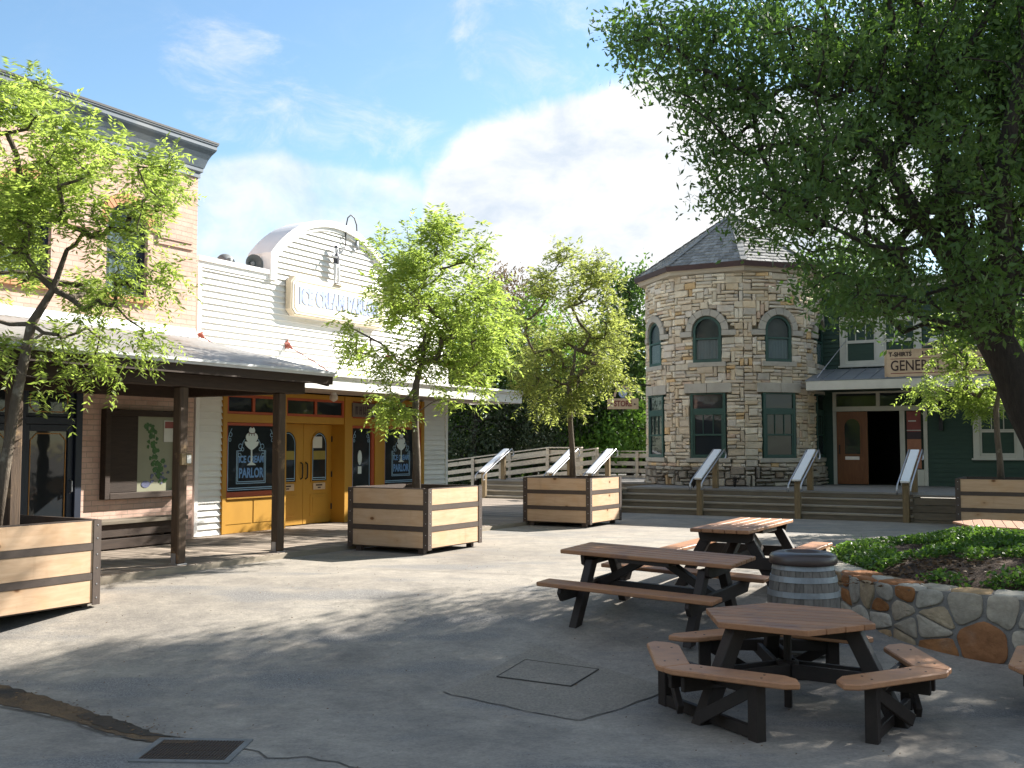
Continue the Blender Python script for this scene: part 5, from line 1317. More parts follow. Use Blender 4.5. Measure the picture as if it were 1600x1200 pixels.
# big shade tree rising from the stone ringed bed on the right
def big_tree():
    rng = np.random.default_rng(5)
    bx, by = 7.25, 12.9
    t = thing('shade_tree', 'huge dark leaved shade tree leaning over the stone ringed bed on the right', 'tree', (bx, by, .35))
    def w(px, py, Y): return np.array([(px - 800) / 1600 * Y - bx, Y - by, 1.7 + (697 - py) / 1600 * Y - .35])
    lobes = [(985, 18, 30), (1010, 60, 34), (1060, 40, 50), (1120, 60, 60), (1010, 98, 22), (1070, 115, 38), (1130, 140, 50), (1115, 190, 42), (1175, 190, 55), (1110, 245, 34), (1160, 265, 52), (1120, 300, 26), (1200, 320, 50), (1165, 345, 26), (1240, 360, 34), (1280, 330, 40),
             (1290, 420, 40), (1330, 400, 55), (1290, 470, 18), (1350, 470, 38), (1400, 440, 55), (1420, 490, 34), (1470, 470, 45), (1260, 260, 70), (1240, 150, 75), (1330, 150, 80), (1330, 260, 80), (1420, 330, 80), (1420, 200, 85), (1440, 90, 90), (1340, 50, 80), (1240, 50, 70), (1160, 20, 50),
             (1520, 220, 90), (1540, 100, 90), (1510, 340, 75), (1560, 420, 60), (1590, 320, 80), (1530, 480, 40), (1620, 480, 70), (1300, 450, 30), (1275, 440, 20), (1250, 330, 40), (1340, 478, 22), (1500, 495, 30), (1610, 200, 90), (1640, 80, 110), (1700, 350, 110), (1590, 590, 18), (1720, 520, 80)]
    def sunny(x, y, z):
        # foliage here would shade the strip of courtyard that lies in the sun
        gx, gy = x - 1.288 * z, y - .931 * z; lim = 10.6 if gx < -3.6 else 10.6 + (gx + 3.6) * .75 if gx < -1 else 12.5
        return gx < 2.4 and gy > lim + .25 * math.sin(gx * 3.1)
    cl = []
    ar = np.array([l[2] ** 1.9 for l in lobes]); ar /= ar.sum()
    for _ in range(780):
        px, py, r_ = lobes[rng.choice(len(lobes), p=ar)]; a = rng.uniform(0, 6.28); q = r_ * math.sqrt(rng.uniform(0, 1))
        sprd = 2.0 if px > 1180 else 1.0
        for _k in range(12):
            Y = float(np.clip(14.0 - .12 * _k + rng.normal(0, sprd), 10.6, 18.5)); p = w(px + q * math.cos(a), py + q * math.sin(a), Y)
            if not sunny(p[0] + bx, p[1] + by, p[2] + .35): cl.append(p); break
    for c, rad, n in (((8.2, 13.0, 9.6), (4.6, 4.8, 2.6), 420), ((10.6, 13.5, 6.8), (3.2, 4.6, 3.0), 260), ((5.0, 17.2, 8.6), (3.6, 3.0, 2.4), 190), ((7.5, 18.2, 7.5), (3.4, 2.4, 3.0), 130), ((6.2, 11.8, 8.8), (3.4, 2.6, 2.4), 160), ((12.5, 15.5, 6.5), (2.6, 4.2, 2.8), 190), ((13.5, 14.5, 9.0), (3.4, 4.4, 3.0), 300), ((9.2, 15.4, 7.2), (2.8, 2.4, 2.1), 330), ((7.8, 16.6, 8.4), (2.2, 1.8, 1.5), 190), ((11, 13.2, 6.4), (2.4, 2.4, 2.2), 220), ((9.0, 12.2, 8.8), (3.0, 2.6, 2.2), 260)):
        for _ in range(n):
            d = rng.normal(0, 1, 3); d /= np.linalg.norm(d); p = np.array(c) + d * np.array(rad) * rng.uniform(.3, 1) ** .5
            # keep the window of open sky and the tower free on the near side of the crown
            X_, Y_ = p[0], p[1]; px = 800 + 1600 * X_ / Y_; py = 697 - 1600 * (p[2] - 1.7) / Y_
            if px < 1120 + max(0, py) * .36 and py > -140: continue
            if py > 500 and px < 1640: continue
            if sunny(p[0], p[1], p[2]): continue
            cl.append(p - np.array([bx, by, .35]))
    cl = np.array(cl)
    tk = [(0.15, 0, -.2), (0, 0, .25), (-.30, .1, 1.0), tuple(w(1606, 640, 13.1)), tuple(w(1578, 570, 13.2)), tuple(w(1538, 490, 13.3)), tuple(w(1512, 400, 13.4)), tuple(w(1490, 310, 13.5)), tuple(w(1476, 210, 13.6)), tuple(w(1460, 90, 13.8))]
    mb = chains_tree(rng, tk, [.38, .32, .275, .25, .235, .22, .17, .14, .11, .07], cl[:1], tip=.01)
    # second and third leader
    limb = [tuple(w(1560, 535, 13.25)), tuple(w(1575, 440, 13.0)), tuple(w(1570, 330, 12.6)), tuple(w(1590, 200, 12.3)), tuple(w(1620, 60, 12.2))]
    mb2 = chains_tree(rng, tk[3:6] + tk[6:], [.245, .23, .215, .17, .14, .11, .07], cl, tip=.0068, expo=.46, up=.05, step=.6)
    mb2.tube(limb, [.20, .17, .14, .10, .06], 10); mb2.tube([tuple(w(1530, 470, 13.3)), tuple(w(1440, 330, 13.0)), tuple(w(1390, 240, 12.9)), tuple(w(1330, 180, 12.9))], [.13, .10, .07, .04], 8)
    o = len(mb.v); mb.v += mb2.v; mb.f += [tuple(i + o for i in f) for f in mb2.f]; mb.m += mb2.m
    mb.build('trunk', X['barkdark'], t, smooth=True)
    per = 84; N = len(cl) * per
    C = np.repeat(cl, per, axis=0) + rng.normal(0, .175, (N, 3)) * np.array([1, 1, .8])
    D = rng.normal(0, 1, (N, 3)); D[:, 2] -= .35
    V, F = leaf_quads(rng, C, D, .098, .039, .5)
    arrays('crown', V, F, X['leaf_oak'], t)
    return t
big_tree()

def wood_tree(seed, name, label, base, lobes, leaf, n, ln, wd, trunk=.16, bark='barkdark', group='trees behind the square'):
    """lobes: (dx, dy, z, rx, rz) in metres from the base"""
    rng = np.random.default_rng(seed); t = thing(name, label, 'tree', base, 0, group)
    C = []; tips = []
    ar = np.array([l[3] ** 2 * l[4] for l in lobes]) ** .7; ar /= ar.sum()
    for _ in range(n):
        l = lobes[rng.choice(len(lobes), p=ar)]; d = rng.normal(0, 1, 3); d /= np.linalg.norm(d)
        q = rng.uniform(.25, 1) ** .45; tips.append(np.array(l[:3]) + d * np.array([l[3], l[3], l[4]]) * q)
    tips = np.array(tips); h = max(l[2] for l in lobes)
    tk = [(0, 0, -.2), (.05, 0, h * .2), (-.05, .05, h * .42), (.05, 0, h * .62), (0, 0, h * .85)]
    mb = chains_tree(rng, tk, [trunk, trunk * .85, trunk * .7, trunk * .5, trunk * .25], tips[::6], tip=.012, step=.8)
    mb.build('trunk', X[bark], t, smooth=True)
    per = 26; N = n * per
    C = np.repeat(tips, per, axis=0) + rng.normal(0, .26, (N, 3)); D = rng.normal(0, 1, (N, 3)); D[:, 2] -= .3
    V, F = leaf_quads(rng, C, D, ln, wd, .35)
    arrays('crown', V, F, X[leaf], t)
def wl(px, py, Y, base, r, rz): return ((px - 800) / 1600 * Y - base[0], random.Random(px * 7 + py).uniform(-1, 1), 1.7 + (697 - py) / 1600 * Y - base[2], r, rz)
b = (4.35, 38.0, 0)
wood_tree(31, 'woodland_tree', 'fresh green tree standing close against the left side of the stone tower', b, [wl(985, 440, 38, b, .9, .7), wl(960, 480, 38, b, .9, 1), wl(1000, 490, 38, b, 1.0, 1.2), wl(975, 540, 38, b, 1.1, 1.2), wl(1010, 570, 38, b, 1.2, 1.4), wl(950, 600, 38, b, 1.0, 1.2)], 'leaf_mid', 330, .19, .10)
b = (-.4, 41.0, 0)
wood_tree(32, 'woodland_tree', 'russet twiggy tree showing its bare top between the two young planter trees', b, [wl(775, 430, 41, b, .7, .5), wl(790, 450, 41, b, 1.0, .7), wl(760, 480, 41, b, 1.1, 1.0), wl(815, 480, 41, b, .9, .8), wl(790, 540, 41, b, 1.4, 1.3)], 'leaf_brown', 200, .17, .06)
b = (.9, 40.0, 0)
wood_tree(33, 'woodland_tree', 'mid green tree behind the ramp, between the parlor and the gold tinged tree', b, [wl(850, 500, 40, b, 1.2, 1.2), wl(800, 530, 40, b, 1.4, 1.4), wl(850, 580, 40, b, 1.7, 1.5), wl(780, 600, 40, b, 1.5, 1.3), wl(890, 570, 40, b, 1.4, 1.6), wl(740, 560, 40, b, 1.5, 1.5)], 'leaf_bright', 430, .18, .095)
b = (-1.4, 38.2, 0)
wood_tree(34, 'cedar_tree', 'dark dense cedar behind the ramp railings, right of the parlor canopy', b, [wl(720, 600, 38.2, b, 1.3, 1.2), wl(760, 640, 38.2, b, 1.5, 1.4), wl(700, 660, 38.2, b, 1.4, 1.3), wl(810, 650, 38.2, b, 1.3, 1.2), wl(760, 700, 38.2, b, 1.5, 1.1), wl(840, 690, 38.2, b, 1.2, 1.0), wl(700, 720, 38.2, b, 1.4, 1.0)], 'leaf_cedar', 520, .16, .055)
b = (2.1, 37.6, 0)
wood_tree(35, 'cedar_tree', 'dark cedar low behind the gold tinged tree and the handrails', b, [wl(870, 610, 37.6, b, 1.2, 1.2), wl(900, 650, 37.6, b, 1.2, 1.1), wl(850, 670, 37.6, b, 1.2, 1.0), wl(940, 590, 37.6, b, 1.0, 1.1), wl(960, 640, 37.6, b, 1.0, 1.1)], 'leaf_cedar', 330, .16, .055)
b = (2.75, 36.9, 0)
wood_tree(36, 'round_shrub', 'sunlit bright green shrub beside the gold tinged tree trunk', b, [wl(915, 655, 36.9, b, .7, .6), wl(935, 670, 36.9, b, .6, .5), wl(905, 690, 36.9, b, .6, .5), wl(925, 630, 36.9, b, .5, .5)], 'leaf_bright', 130, .17, .11, .05, group='shrubs behind the fence')
b = (4.6, 37.2, 0)
wood_tree(37, 'round_shrub', 'bright green leafy shrub under the small hanging sign', b, [wl(980, 620, 37.2, b, .7, .5), wl(960, 665, 37.2, b, .7, .5), wl(1000, 655, 37.2, b, .7, .6), wl(990, 690, 37.2, b, .8, .5), wl(950, 695, 37.2, b, .7, .5)], 'leaf_bright', 150, .17, .10, .05, group='shrubs behind the fence')
b = (13.2, 42, 0)
wood_tree(38, 'woodland_tree', 'pale green tree top showing over the roof between tower and store', b, [wl(1300, 425, 42, b, 1.6, 1.0), wl(1340, 415, 42, b, 1.6, .9), wl(1270, 450, 42, b, 1.4, .9), wl(1400, 430, 42, b, 1.8, .9), wl(1320, 490, 42, b, 2.2, 1.4)], 'leaf_mid', 240, .2, .1)
b = (7.2, 43, 0)
wood_tree(39, 'woodland_tree', 'dark green tree deep behind the stone tower, left of its wall', b, [wl(1020, 560, 43, b, 2.0, 1.6), wl(970, 620, 43, b, 1.8, 1.5), wl(920, 560, 43, b, 1.6, 1.3), wl(1010, 640, 43, b, 2.2, 1.5), wl(920, 660, 43, b, 1.8, 1.4)], 'leaf_mid', 330, .2, .1)
b = (-4.2, 41, 0)
wood_tree(40, 'woodland_tree', 'leafy tree close behind the right end of the parlor wall', b, [wl(720, 520, 41, b, 1.4, 1.4), wl(690, 580, 41, b, 1.6, 1.4), wl(720, 640, 41, b, 1.8, 1.4), wl(670, 650, 41, b, 1.8, 1.6), wl(750, 590, 41, b, 1.4, 1.2)], 'leaf_bright', 360, .18, .095)

# the far wood that closes the view, one mass nobody could count
def far_wood():
    rng = np.random.default_rng(77); N = 60000
    X_ = rng.uniform(-9, 15, N); dep = rng.uniform(0, 3.5, N); top = 4.6 + 1.0 * np.sin(X_ * .9) + .8 * np.sin(X_ * 2.3 + 1)
    Z = top * rng.uniform(0, 1, N) ** .8; C = np.stack([X_, 45 + dep - .12 * X_, Z], 1); D = rng.normal(0, 1, (N, 3)); D[:, 2] -= .3
    V, F = leaf_quads(rng, C, D, .34, .17, .35); setting(arrays('woodland_screen', V, F, X['leaf_mid']), 'stuff')
far_wood()
def unseen_leaf_screen():  # unseen leaf screen added to darken window reflections and cut sky fill
    rng = np.random.default_rng(78); N = 16000
    X_ = rng.uniform(-30, 30, N); Z = (6.5 + 1.5 * np.sin(X_ * .5)) * rng.uniform(0, 1, N) ** .8 - .4; C = np.stack([X_, -13 - rng.uniform(0, 4, N), Z], 1); D = rng.normal(0, 1, (N, 3))
    V, F = leaf_quads(rng, C, D, .8, .5, .35); setting(arrays('woodland_screen', V, F, X['leaf_mid']), 'stuff')
unseen_leaf_screen()

def bare_shrub(label, loc, seed, h):
    r = np.random.default_rng(seed); t = thing('bare_shrub', label, 'shrub', loc, 0, 'bare shrubs at the tower foot')
    m = MB()
    for k in range(14):
        a = r.uniform(0, 6.28); q = r.uniform(.1, .4) * h; p = [(0, 0, 0)]
        for s in range(1, 5): p.append((math.cos(a) * q * s / 4 + r.normal(0, .02), math.sin(a) * q * s / 4 + r.normal(0, .02), h * r.uniform(.8, 1.05) * s / 4))
        m.tube(p, [.010, .008, .007, .005, .003], 4)
        for s in (2, 3):
            c = Vector(p[s]); m.tube([c, c + Vector((r.normal(0, .1), r.normal(0, .1), r.uniform(.03, .12)))], [.005, .002], 4)
    m.build('twigs', X['barkdark'], t)
bare_shrub('leafless dark shrub at the foot of the tower, left of the first silver handrail', (4.72, 26.75, .62), 1, .42)
bare_shrub('leafless dark shrub at the foot of the tower under its middle window', (5.9, 27.2, .62), 2, .30)

# ================================================================ PICNIC TABLES
def long_table(label, loc, rz, rx):
    t = thing('picnic_table', label, 'picnic table', loc, rz, 'long picnic tables')
    t.rotation_euler = (rx * math.cos(rz), -rx * math.sin(rz), rz)
    m = MB()
    for k in range(5): y = -.36 + k * .145; m.box(-1.0, 1.0, y, y + .139, .70, .745)
    m.build('tabletop', X['plank'], t, bevel=.008)
    for s in (-1, 1):
        y0_, y1_ = sorted((s * .60, s * .87)); m = MB().box(-1.0, 1.0, y0_, y1_, .415, .46); m.build('seat', X['plank'], t, bevel=.008)
    for x in (-.66, .66):
        for s in (-1, 1):
            MB().prism([(s * .17, .655), (s * .31, .655), (s * .71, -.06), (s * .57, -.06)], -.045, .045, M=T((x, 0, 0)) @ Matrix.Rotation(R(90), 4, 'Z')).build('leg', X['frame'], t, bevel=.006)
        xi = x - .075 if x > 0 else x + .075
        xo = x + .068 if x > 0 else x - .068
        MB().prism([(-.84, .41), (.84, .41), (.86, .36), (.80, .27), (-.80, .27), (-.86, .36)], -.022, .022, M=T((xo, 0, 0)) @ Matrix.Rotation(R(90), 4, 'Z')).build('seat_bearer', X['frame'], t, bevel=.005)
        MB().prism([(-.35, .697), (.35, .697), (.33, .60), (.27, .57), (-.27, .57), (-.33, .60)], -.022, .022, M=T((xo, 0, 0)) @ Matrix.Rotation(R(90), 4, 'Z')).build('top_bearer', X['frame'], t, bevel=.005)
        sg = -1 if x > 0 else 1
        MB().beam((xo - sg * -.03, 0, .33), (sg * -.12, 0, .66), .085, .10, up=(0, 1, 0)).build('brace', X['frame'], t, bevel=.005)
    MB().box(-.30, .30, -.33, .33, .655, .698).build('centre_cleat', X['frame'], t)
    MB().box(-.62, .62, -.03, .03, .30, .40).build('stretcher', X['frame'], t, bevel=.005)
    return t
def gtilt(y): return math.atan((gz(y + .6) - gz(y - .6)) / 1.2)
long_table('long brown picnic table in the shade, left of the barrel', (1.57, 11.3, gz(11.3)), R(-33), gtilt(11.3) * .3)
long_table('brown picnic table with a sun dappled top, behind the barrel', (2.95, 13.1, gz(13.1) - .02), R(60), gtilt(13.3) * .3)

def hexp(r_, off=30): return [(r_ * math.cos(R(off + 60 * k)), r_ * math.sin(R(off + 60 * k))) for k in range(6)]
def clip_hex(poly, y0, y1):
    def half(P, f):
        o = []
        for i in range(len(P)):
            a, b = P[i], P[(i + 1) % len(P)]; fa, fb = f(a), f(b)
            if fa >= 0: o.append(a)
            if fa * fb < 0: k = fa / (fa - fb); o.append((a[0] + (b[0] - a[0]) * k, a[1] + (b[1] - a[1]) * k))
        return o
    return half(half(poly, lambda p: p[1] - y0), lambda p: y1 - p[1])
def hex_table(label, loc, rz, rx, rt=.695, plank_rot=0, s=1.0, group='hexagonal picnic tables'):
    t = thing('hexagonal_table', label, 'picnic table', loc, rz, group)
    t.rotation_euler = (rx * math.cos(rz), -rx * math.sin(rz), rz); t.scale = (s, s, s)
    m = MB(); hx = hexp(rt, 30); c_, s_ = math.cos(plank_rot), math.sin(plank_rot)
    rot = lambda P, sg: [(x * c_ - sg * y * s_, sg * x * s_ + y * c_) for x, y in P]
    hr = rot(hx, -1); ymin = min(p[1] for p in hr); n = 9; w = -2 * ymin / n
    for k in range(n):
        P_ = clip_hex(hr, ymin + k * w + .004, ymin + (k + 1) * w - .004)
        if len(P_) > 2: m.slab(rot(P_, 1), .70, .745)
    m.build('tabletop', X['plank2'] if False else X['plank'], t, bevel=.007)
    ro, ri = 1.27, .965
    for ang in (90, 210, 330):
        V = lambda r_, a: (r_ * math.cos(R(a)), r_ * math.sin(R(a)))
        m = MB(); vo, vi = V(ro, ang), V(ri, ang)
        for sg in (-1, 1):
            no, ni = V(ro, ang + sg * 60), V(ri, ang + sg * 60)
            L = lambda a, b, f: (a[0] + (b[0] - a[0]) * f, a[1] + (b[1] - a[1]) * f)
            # blunt outer corner and clipped free end
            a0 = L(vo, no, .085); mid0 = ((L(vo, no, .085)[0] + L(vo, V(ro, ang - sg * 60), .085)[0]) / 2, (L(vo, no, .085)[1] + L(vo, V(ro, ang - sg * 60), .085)[1]) / 2)
            P_ = [vi, mid0, a0, L(vo, no, .76), L(L(vo, no, .86), L(vi, ni, .84), .25), L(L(vo, no, .86), L(vi, ni, .84), .75), L(vi, ni, .76)]
            e = .002; nx, ny = V(e, ang + sg * 90); P_ = [(x + nx, y + ny) for x, y in P_]
            if sg > 0: P_ = P_[::-1]
            m.slab(P_, .41, .455)
        se = m.build('seat', X['plank2'], t, bevel=.009)
        m = MB()
        for sg in (-1, 1):
            for f in (.16, .62):
                for q in (.3, .7):
                    a = V(ro, ang); b = V(ro, ang + sg * 60); c2 = V(ri, ang); d2 = V(ri, ang + sg * 60)
                    x = (a[0] + (b[0] - a[0]) * f) * (1 - q) + (c2[0] + (d2[0] - c2[0]) * f) * q; y = (a[1] + (b[1] - a[1]) * f) * (1 - q) + (c2[1] + (d2[1] - c2[1]) * f) * q
                    m.lathe([(0, .003), (.009, .002), (.010, -.004)], 8, (x, y, .456))
        m.build('bolts', X['bolt'], se)
        Ma = Matrix.Rotation(R(ang), 4, 'Z')
        MB().prism([(.44, .695), (.58, .695), (.94, -.03), (.80, -.03)], -.055, .055, M=Ma).build('leg', X['frame'], t, bevel=.006)
        MB().box(.06, 1.10, -.10, -.058, .27, .38, M=Ma).box(.06, 1.10, .058, .10, .27, .38, M=Ma).build('spoke', X['frame'], t, bevel=.005)
        MB().box(.05, .58, -.03, .03, .60, .698, M=Ma).build('top_bearer', X['frame'], t)
        posts = [V(.985, ang + sg * 35) for sg in (-1, 1)]
        m = MB(); a, b = posts; m.beam((a[0], a[1], .05), (b[0], b[1], .05), .05, .09); m.build('skid', X['frame'], t, bevel=.005)
        m = MB(); m.beam((a[0], a[1], .36), (b[0], b[1], .36), .045, .10); m.build('seat_bearer', X['frame'], t, bevel=.005)
        for sg, p_ in zip((-1, 1), posts):
            q = V(1.045, ang + sg * 35)
            MB().box(-.045, .045, -.05, .05, -.05, .408, M=T((q[0] * .93, q[1] * .93, 0)) @ Matrix.Rotation(R(ang), 4, 'Z')).build('seat_post', X['frame'], t, bevel=.005)
            g = V(.98, ang + sg * 7); MB().beam((g[0], g[1], .08), (p_[0] * .97, p_[1] * .97, .37), .045, .09).build('brace', X['frame'], t, bevel=.004)
    MB().tube([(0, 0, .02), (0, 0, .70)], .032, 10).lathe([(.06, .26), (.09, .27), (.09, .39), (.06, .40)], 12).build('centre_post', X['frame'], t)
    return t
hex_table('hexagonal brown picnic table with three bent benches, in front of the barrel', (2.33, 8.78, gz(8.78)), R(-3), 0, plank_rot=R(-19), s=1.05)
hex_table('hexagonal picnic table cut off by the right edge, only its bench tip in view', (5.25, 8.35, gz(8.35)), R(-30), 0, plank_rot=R(10))
hex_table('small hexagonal slatted table in sunlight behind the planted bed', (7.62, 16.15, gz(16.15) - .01), R(0), .03, 1.0, R(68), .67)

# ================================================================ BARREL
t = thing('barrel', 'grey oak barrel litter bin with galvanised hoops and brown lid', 'barrel', (2.93, 10.4, gz(10.4)), 0, rx=0)
def br(z): return .285 + .068 * math.sin(math.pi * max(0, min(1, z / .88))) ** .9
m = MB(); ns = 24
for k in range(ns):
    a0, a1 = 2 * math.pi * k / ns + .006, 2 * math.pi * (k + 1) / ns - .006; V = []; F = []; zs_ = [i * .88 / 10 for i in range(11)]; dr = rnd.uniform(-.002, .003)
    for z in zs_:
        r_ = br(z) + dr
        for a in (a0, (a0 + a1) / 2, a1): V.append((r_ * math.cos(a), r_ * math.sin(a), z))
    for i in range(10):
        for q in range(2): F.append((i * 3 + q, i * 3 + q + 1, i * 3 + q + 4, i * 3 + q + 3))
    m.add(V, F)
m.lathe([(.27, .0), (.27, .85), (0, .86)], 24)
m.build('staves', X['stave'], t)
for z0, z1 in ((.03, .085), (.19, .245), (.33, .38), (.56, .615), (.705, .76), (.82, .87)):
    MB().lathe([(br(z0) + .002, z0), (br(z0) + .009, z0), (br(z1) + .009, z1), (br(z1) + .002, z1)], 36).build('hoop', X['hoop'], t, smooth=False)
MB().lathe([(.30, .865), (.325, .87), (.335, .89), (.33, .945), (.315, .965), (.26, .985), (.19, .99), (.175, .98), (.17, .90), (.0, .89)], 36).build('lid', X['lid'], t, smooth=True)

# ================================================================ STONE RINGED BED
CX, CY, EA, EB, EX = 7.4, 12.45, 3.65, 2.78, 3.2
def se_pt(th, da=0):
    c_, s_ = math.cos(th), math.sin(th); return (CX + (EA + da) * math.copysign(abs(c_) ** (2 / EX), c_), CY + (EB + da) * math.copysign(abs(s_) ** (2 / EX), s_))
N_ = 720; ths = [2 * math.pi * i / N_ for i in range(N_)]
per = [se_pt(a) for a in ths]; cum = [0]
for a, b in zip(per, per[1:] + per[:1]): cum.append(cum[-1] + math.hypot(b[0] - a[0], b[1] - a[1]))
LT = cum[-1]; ZTOP = .27
import bisect
def along(s, off=0):
    s %= LT; i = min(N_ - 1, bisect.bisect_right(cum, s) - 1); f = (s - cum[i]) / max(1e-9, cum[i + 1] - cum[i]); a = per[i]; b = per[(i + 1) % N_]
    tx, ty = b[0] - a[0], b[1] - a[1]; l = math.hypot(tx, ty); return (a[0] + tx * f + ty / l * off, a[1] + ty * f - tx / l * off)
W_ = thing('stone_retaining_wall', 'low curved fieldstone retaining wall around the planted bed', 'wall', (CX, CY, 0))
m = MB(); V = []; F = []; NS = 160
for i in range(NS):
    s = LT * i / NS
    for off, z in ((0, -.75), (0, ZTOP - .02), (-.38, ZTOP - .02), (-.40, -.2)):
        x, y = along(s, off); V.append((x - CX, y - CY, z))
for i in range(NS):
    for k in range(3): a = i * 4 + k; b = ((i + 1) % NS) * 4 + k; F.append((a, b, b + 1, a + 1))
m.add(V, F); m.build('mortar_core', X['rmortar'], W_)
def voronoi(r, w, h, pts):
    out = []
    for i, p in enumerate(pts):
        poly = [(0, 0), (w, 0), (w, h), (0, h)]
        for j, q in enumerate(pts):
            if i == j or abs(q[0] - p[0]) > 2: continue
            mx, my = (p[0] + q[0]) / 2, (p[1] + q[1]) / 2; nx, ny = q[0] - p[0], q[1] - p[1]
            f = lambda P: (mx - P[0]) * nx + (my - P[1]) * ny
            o = []
            for k in range(len(poly)):
                a, b = poly[k], poly[(k + 1) % len(poly)]; fa, fb = f(a), f(b)
                if fa >= 0: o.append(a)
                if fa * fb < 0: g = fa / (fa - fb); o.append((a[0] + (b[0] - a[0]) * g, a[1] + (b[1] - a[1]) * g))
            poly = o
            if not poly: break
        if len(poly) > 2: out.append(poly)
    return out
def pillow(m, poly, gap, mapf, depth, r):
    cx = sum(p[0] for p in poly) / len(poly); cy = sum(p[1] for p in poly) / len(poly)
    # subdivide the edges so corners can be rounded off
    P = []
    for k in range(len(poly)):
        a, b = poly[k], poly[(k + 1) % len(poly)]
        n = max(2, int(math.hypot(b[0] - a[0], b[1] - a[1]) / .06))
        for q in range(n): P.append((a[0] + (b[0] - a[0]) * q / n, a[1] + (b[1] - a[1]) * q / n))
    for _ in range(1): P = [((P[k - 1][0] + 2 * P[k][0] + P[(k + 1) % len(P)][0]) / 4, (P[k - 1][1] + 2 * P[k][1] + P[(k + 1) % len(P)][1]) / 4) for k in range(len(P))]
    rings = []
    size = math.sqrt(sum((p[0] - cx) ** 2 + (p[1] - cy) ** 2 for p in P) / len(P))
    if size < .03: return
    jit = [r.uniform(-.035, .035) for _ in P]
    for sft, d in ((gap, -.02), (gap + .003, depth * .75), (gap + .014, depth * .97), (gap + size * .45, depth * 1.04)):
        k_ = max(.1, 1 - sft / size); rings.append([mapf(cx + (p[0] - cx) * (k_ + j * (d > 0)), cy + (p[1] - cy) * (k_ + j * (d > 0)), d + (r.uniform(-.006, .006) if d > 0 else 0)) for p, j in zip(P, jit)])
    n = len(P); vs = [v for q in rings for v in q] + [mapf(cx, cy, depth * 1.05)]
    fs = [(a * n + k, a * n + (k + 1) % n, (a + 1) * n + (k + 1) % n, (a + 1) * n + k) for a in range(3) for k in range(n)] + [(3 * n + k, 3 * n + (k + 1) % n, 4 * n) for k in range(n)]
    m.add(vs, fs)
r = random.Random(17)
H_ = ZTOP + .42; pts = []
s = 0
while s < LT - .05:     # big and small stones, largest low in the wall
    big = r.random() < .46
    if big:
        wd = r.uniform(.48, .72); pts += [(s + wd / 2, H_ * r.uniform(.30, .40)), (s + wd * .25, H_ * r.uniform(.80, .9)), (s + wd * .78, H_ * r.uniform(.80, .9))]
    else:
        wd = r.uniform(.20, .34); pts += [(s + wd / 2 + r.uniform(-.04, .04), H_ * q + r.uniform(-.04, .04)) for q in (.14, .40, .64, .88)]
    s += wd
m = MB()
for poly in voronoi(r, LT, H_, pts):
    pillow(m, poly, .016, lambda s_, z_, d: (lambda q: (q[0] - CX, q[1] - CY, z_ - .42))(along(s_, d)), r.uniform(.012, .03), r)
m.build('fieldstones', X['rubble'], W_, smooth=True)
m = MB(); pts = []; s = 0
while s < LT - .1:
    wd = r.uniform(.25, .5); pts += [(s + wd / 2, .20 + r.uniform(-.08, .08))] + ([(s + wd * .5, .38), (s + wd * .3, .03)] if r.random() < .4 else []); s += wd
for poly in voronoi(r, LT, .40, pts):
    pillow(m, poly, .012, lambda s_, z_, d: (lambda q: (q[0] - CX, q[1] - CY, ZTOP - .03 + d * .8))(along(s_, -z_ + .01)), r.uniform(.03, .05), r)
m.build('cap_stones', X['rubble'], W_, smooth=True)
# soil mound and ground cover
def mound(x, y):
    dx, dy = abs(x - CX) / (EA - .38), abs(y - CY) / (EB - .38); q = dx ** EX + dy ** EX
    return ZTOP - .05 + .30 * max(0, 1 - q) ** .7 + .05 * math.sin(3 * x + y) * math.sin(2.3 * y - x) * max(0, 1 - q)
V = []; F = []; n = 70
idx = {}
for j in range(n + 1):
    for i in range(n + 1):
        x = CX - EA + 2 * EA * i / n; y = CY - EB + 2 * EB * j / n
        dx, dy = abs(x - CX) / (EA - .36), abs(y - CY) / (EB - .36)
        if dx ** EX + dy ** EX < 1.04: idx[i, j] = len(V); V.append((x, y, mound(x, y) + rnd.uniform(-.012, .012)))
for j in range(n):
    for i in range(n):
        k = [(i, j), (i + 1, j), (i + 1, j + 1), (i, j + 1)]
        if all(q in idx for q in k): F.append(tuple(idx[q] for q in k))
setting(arrays('soil', V, F, X['mulch']))
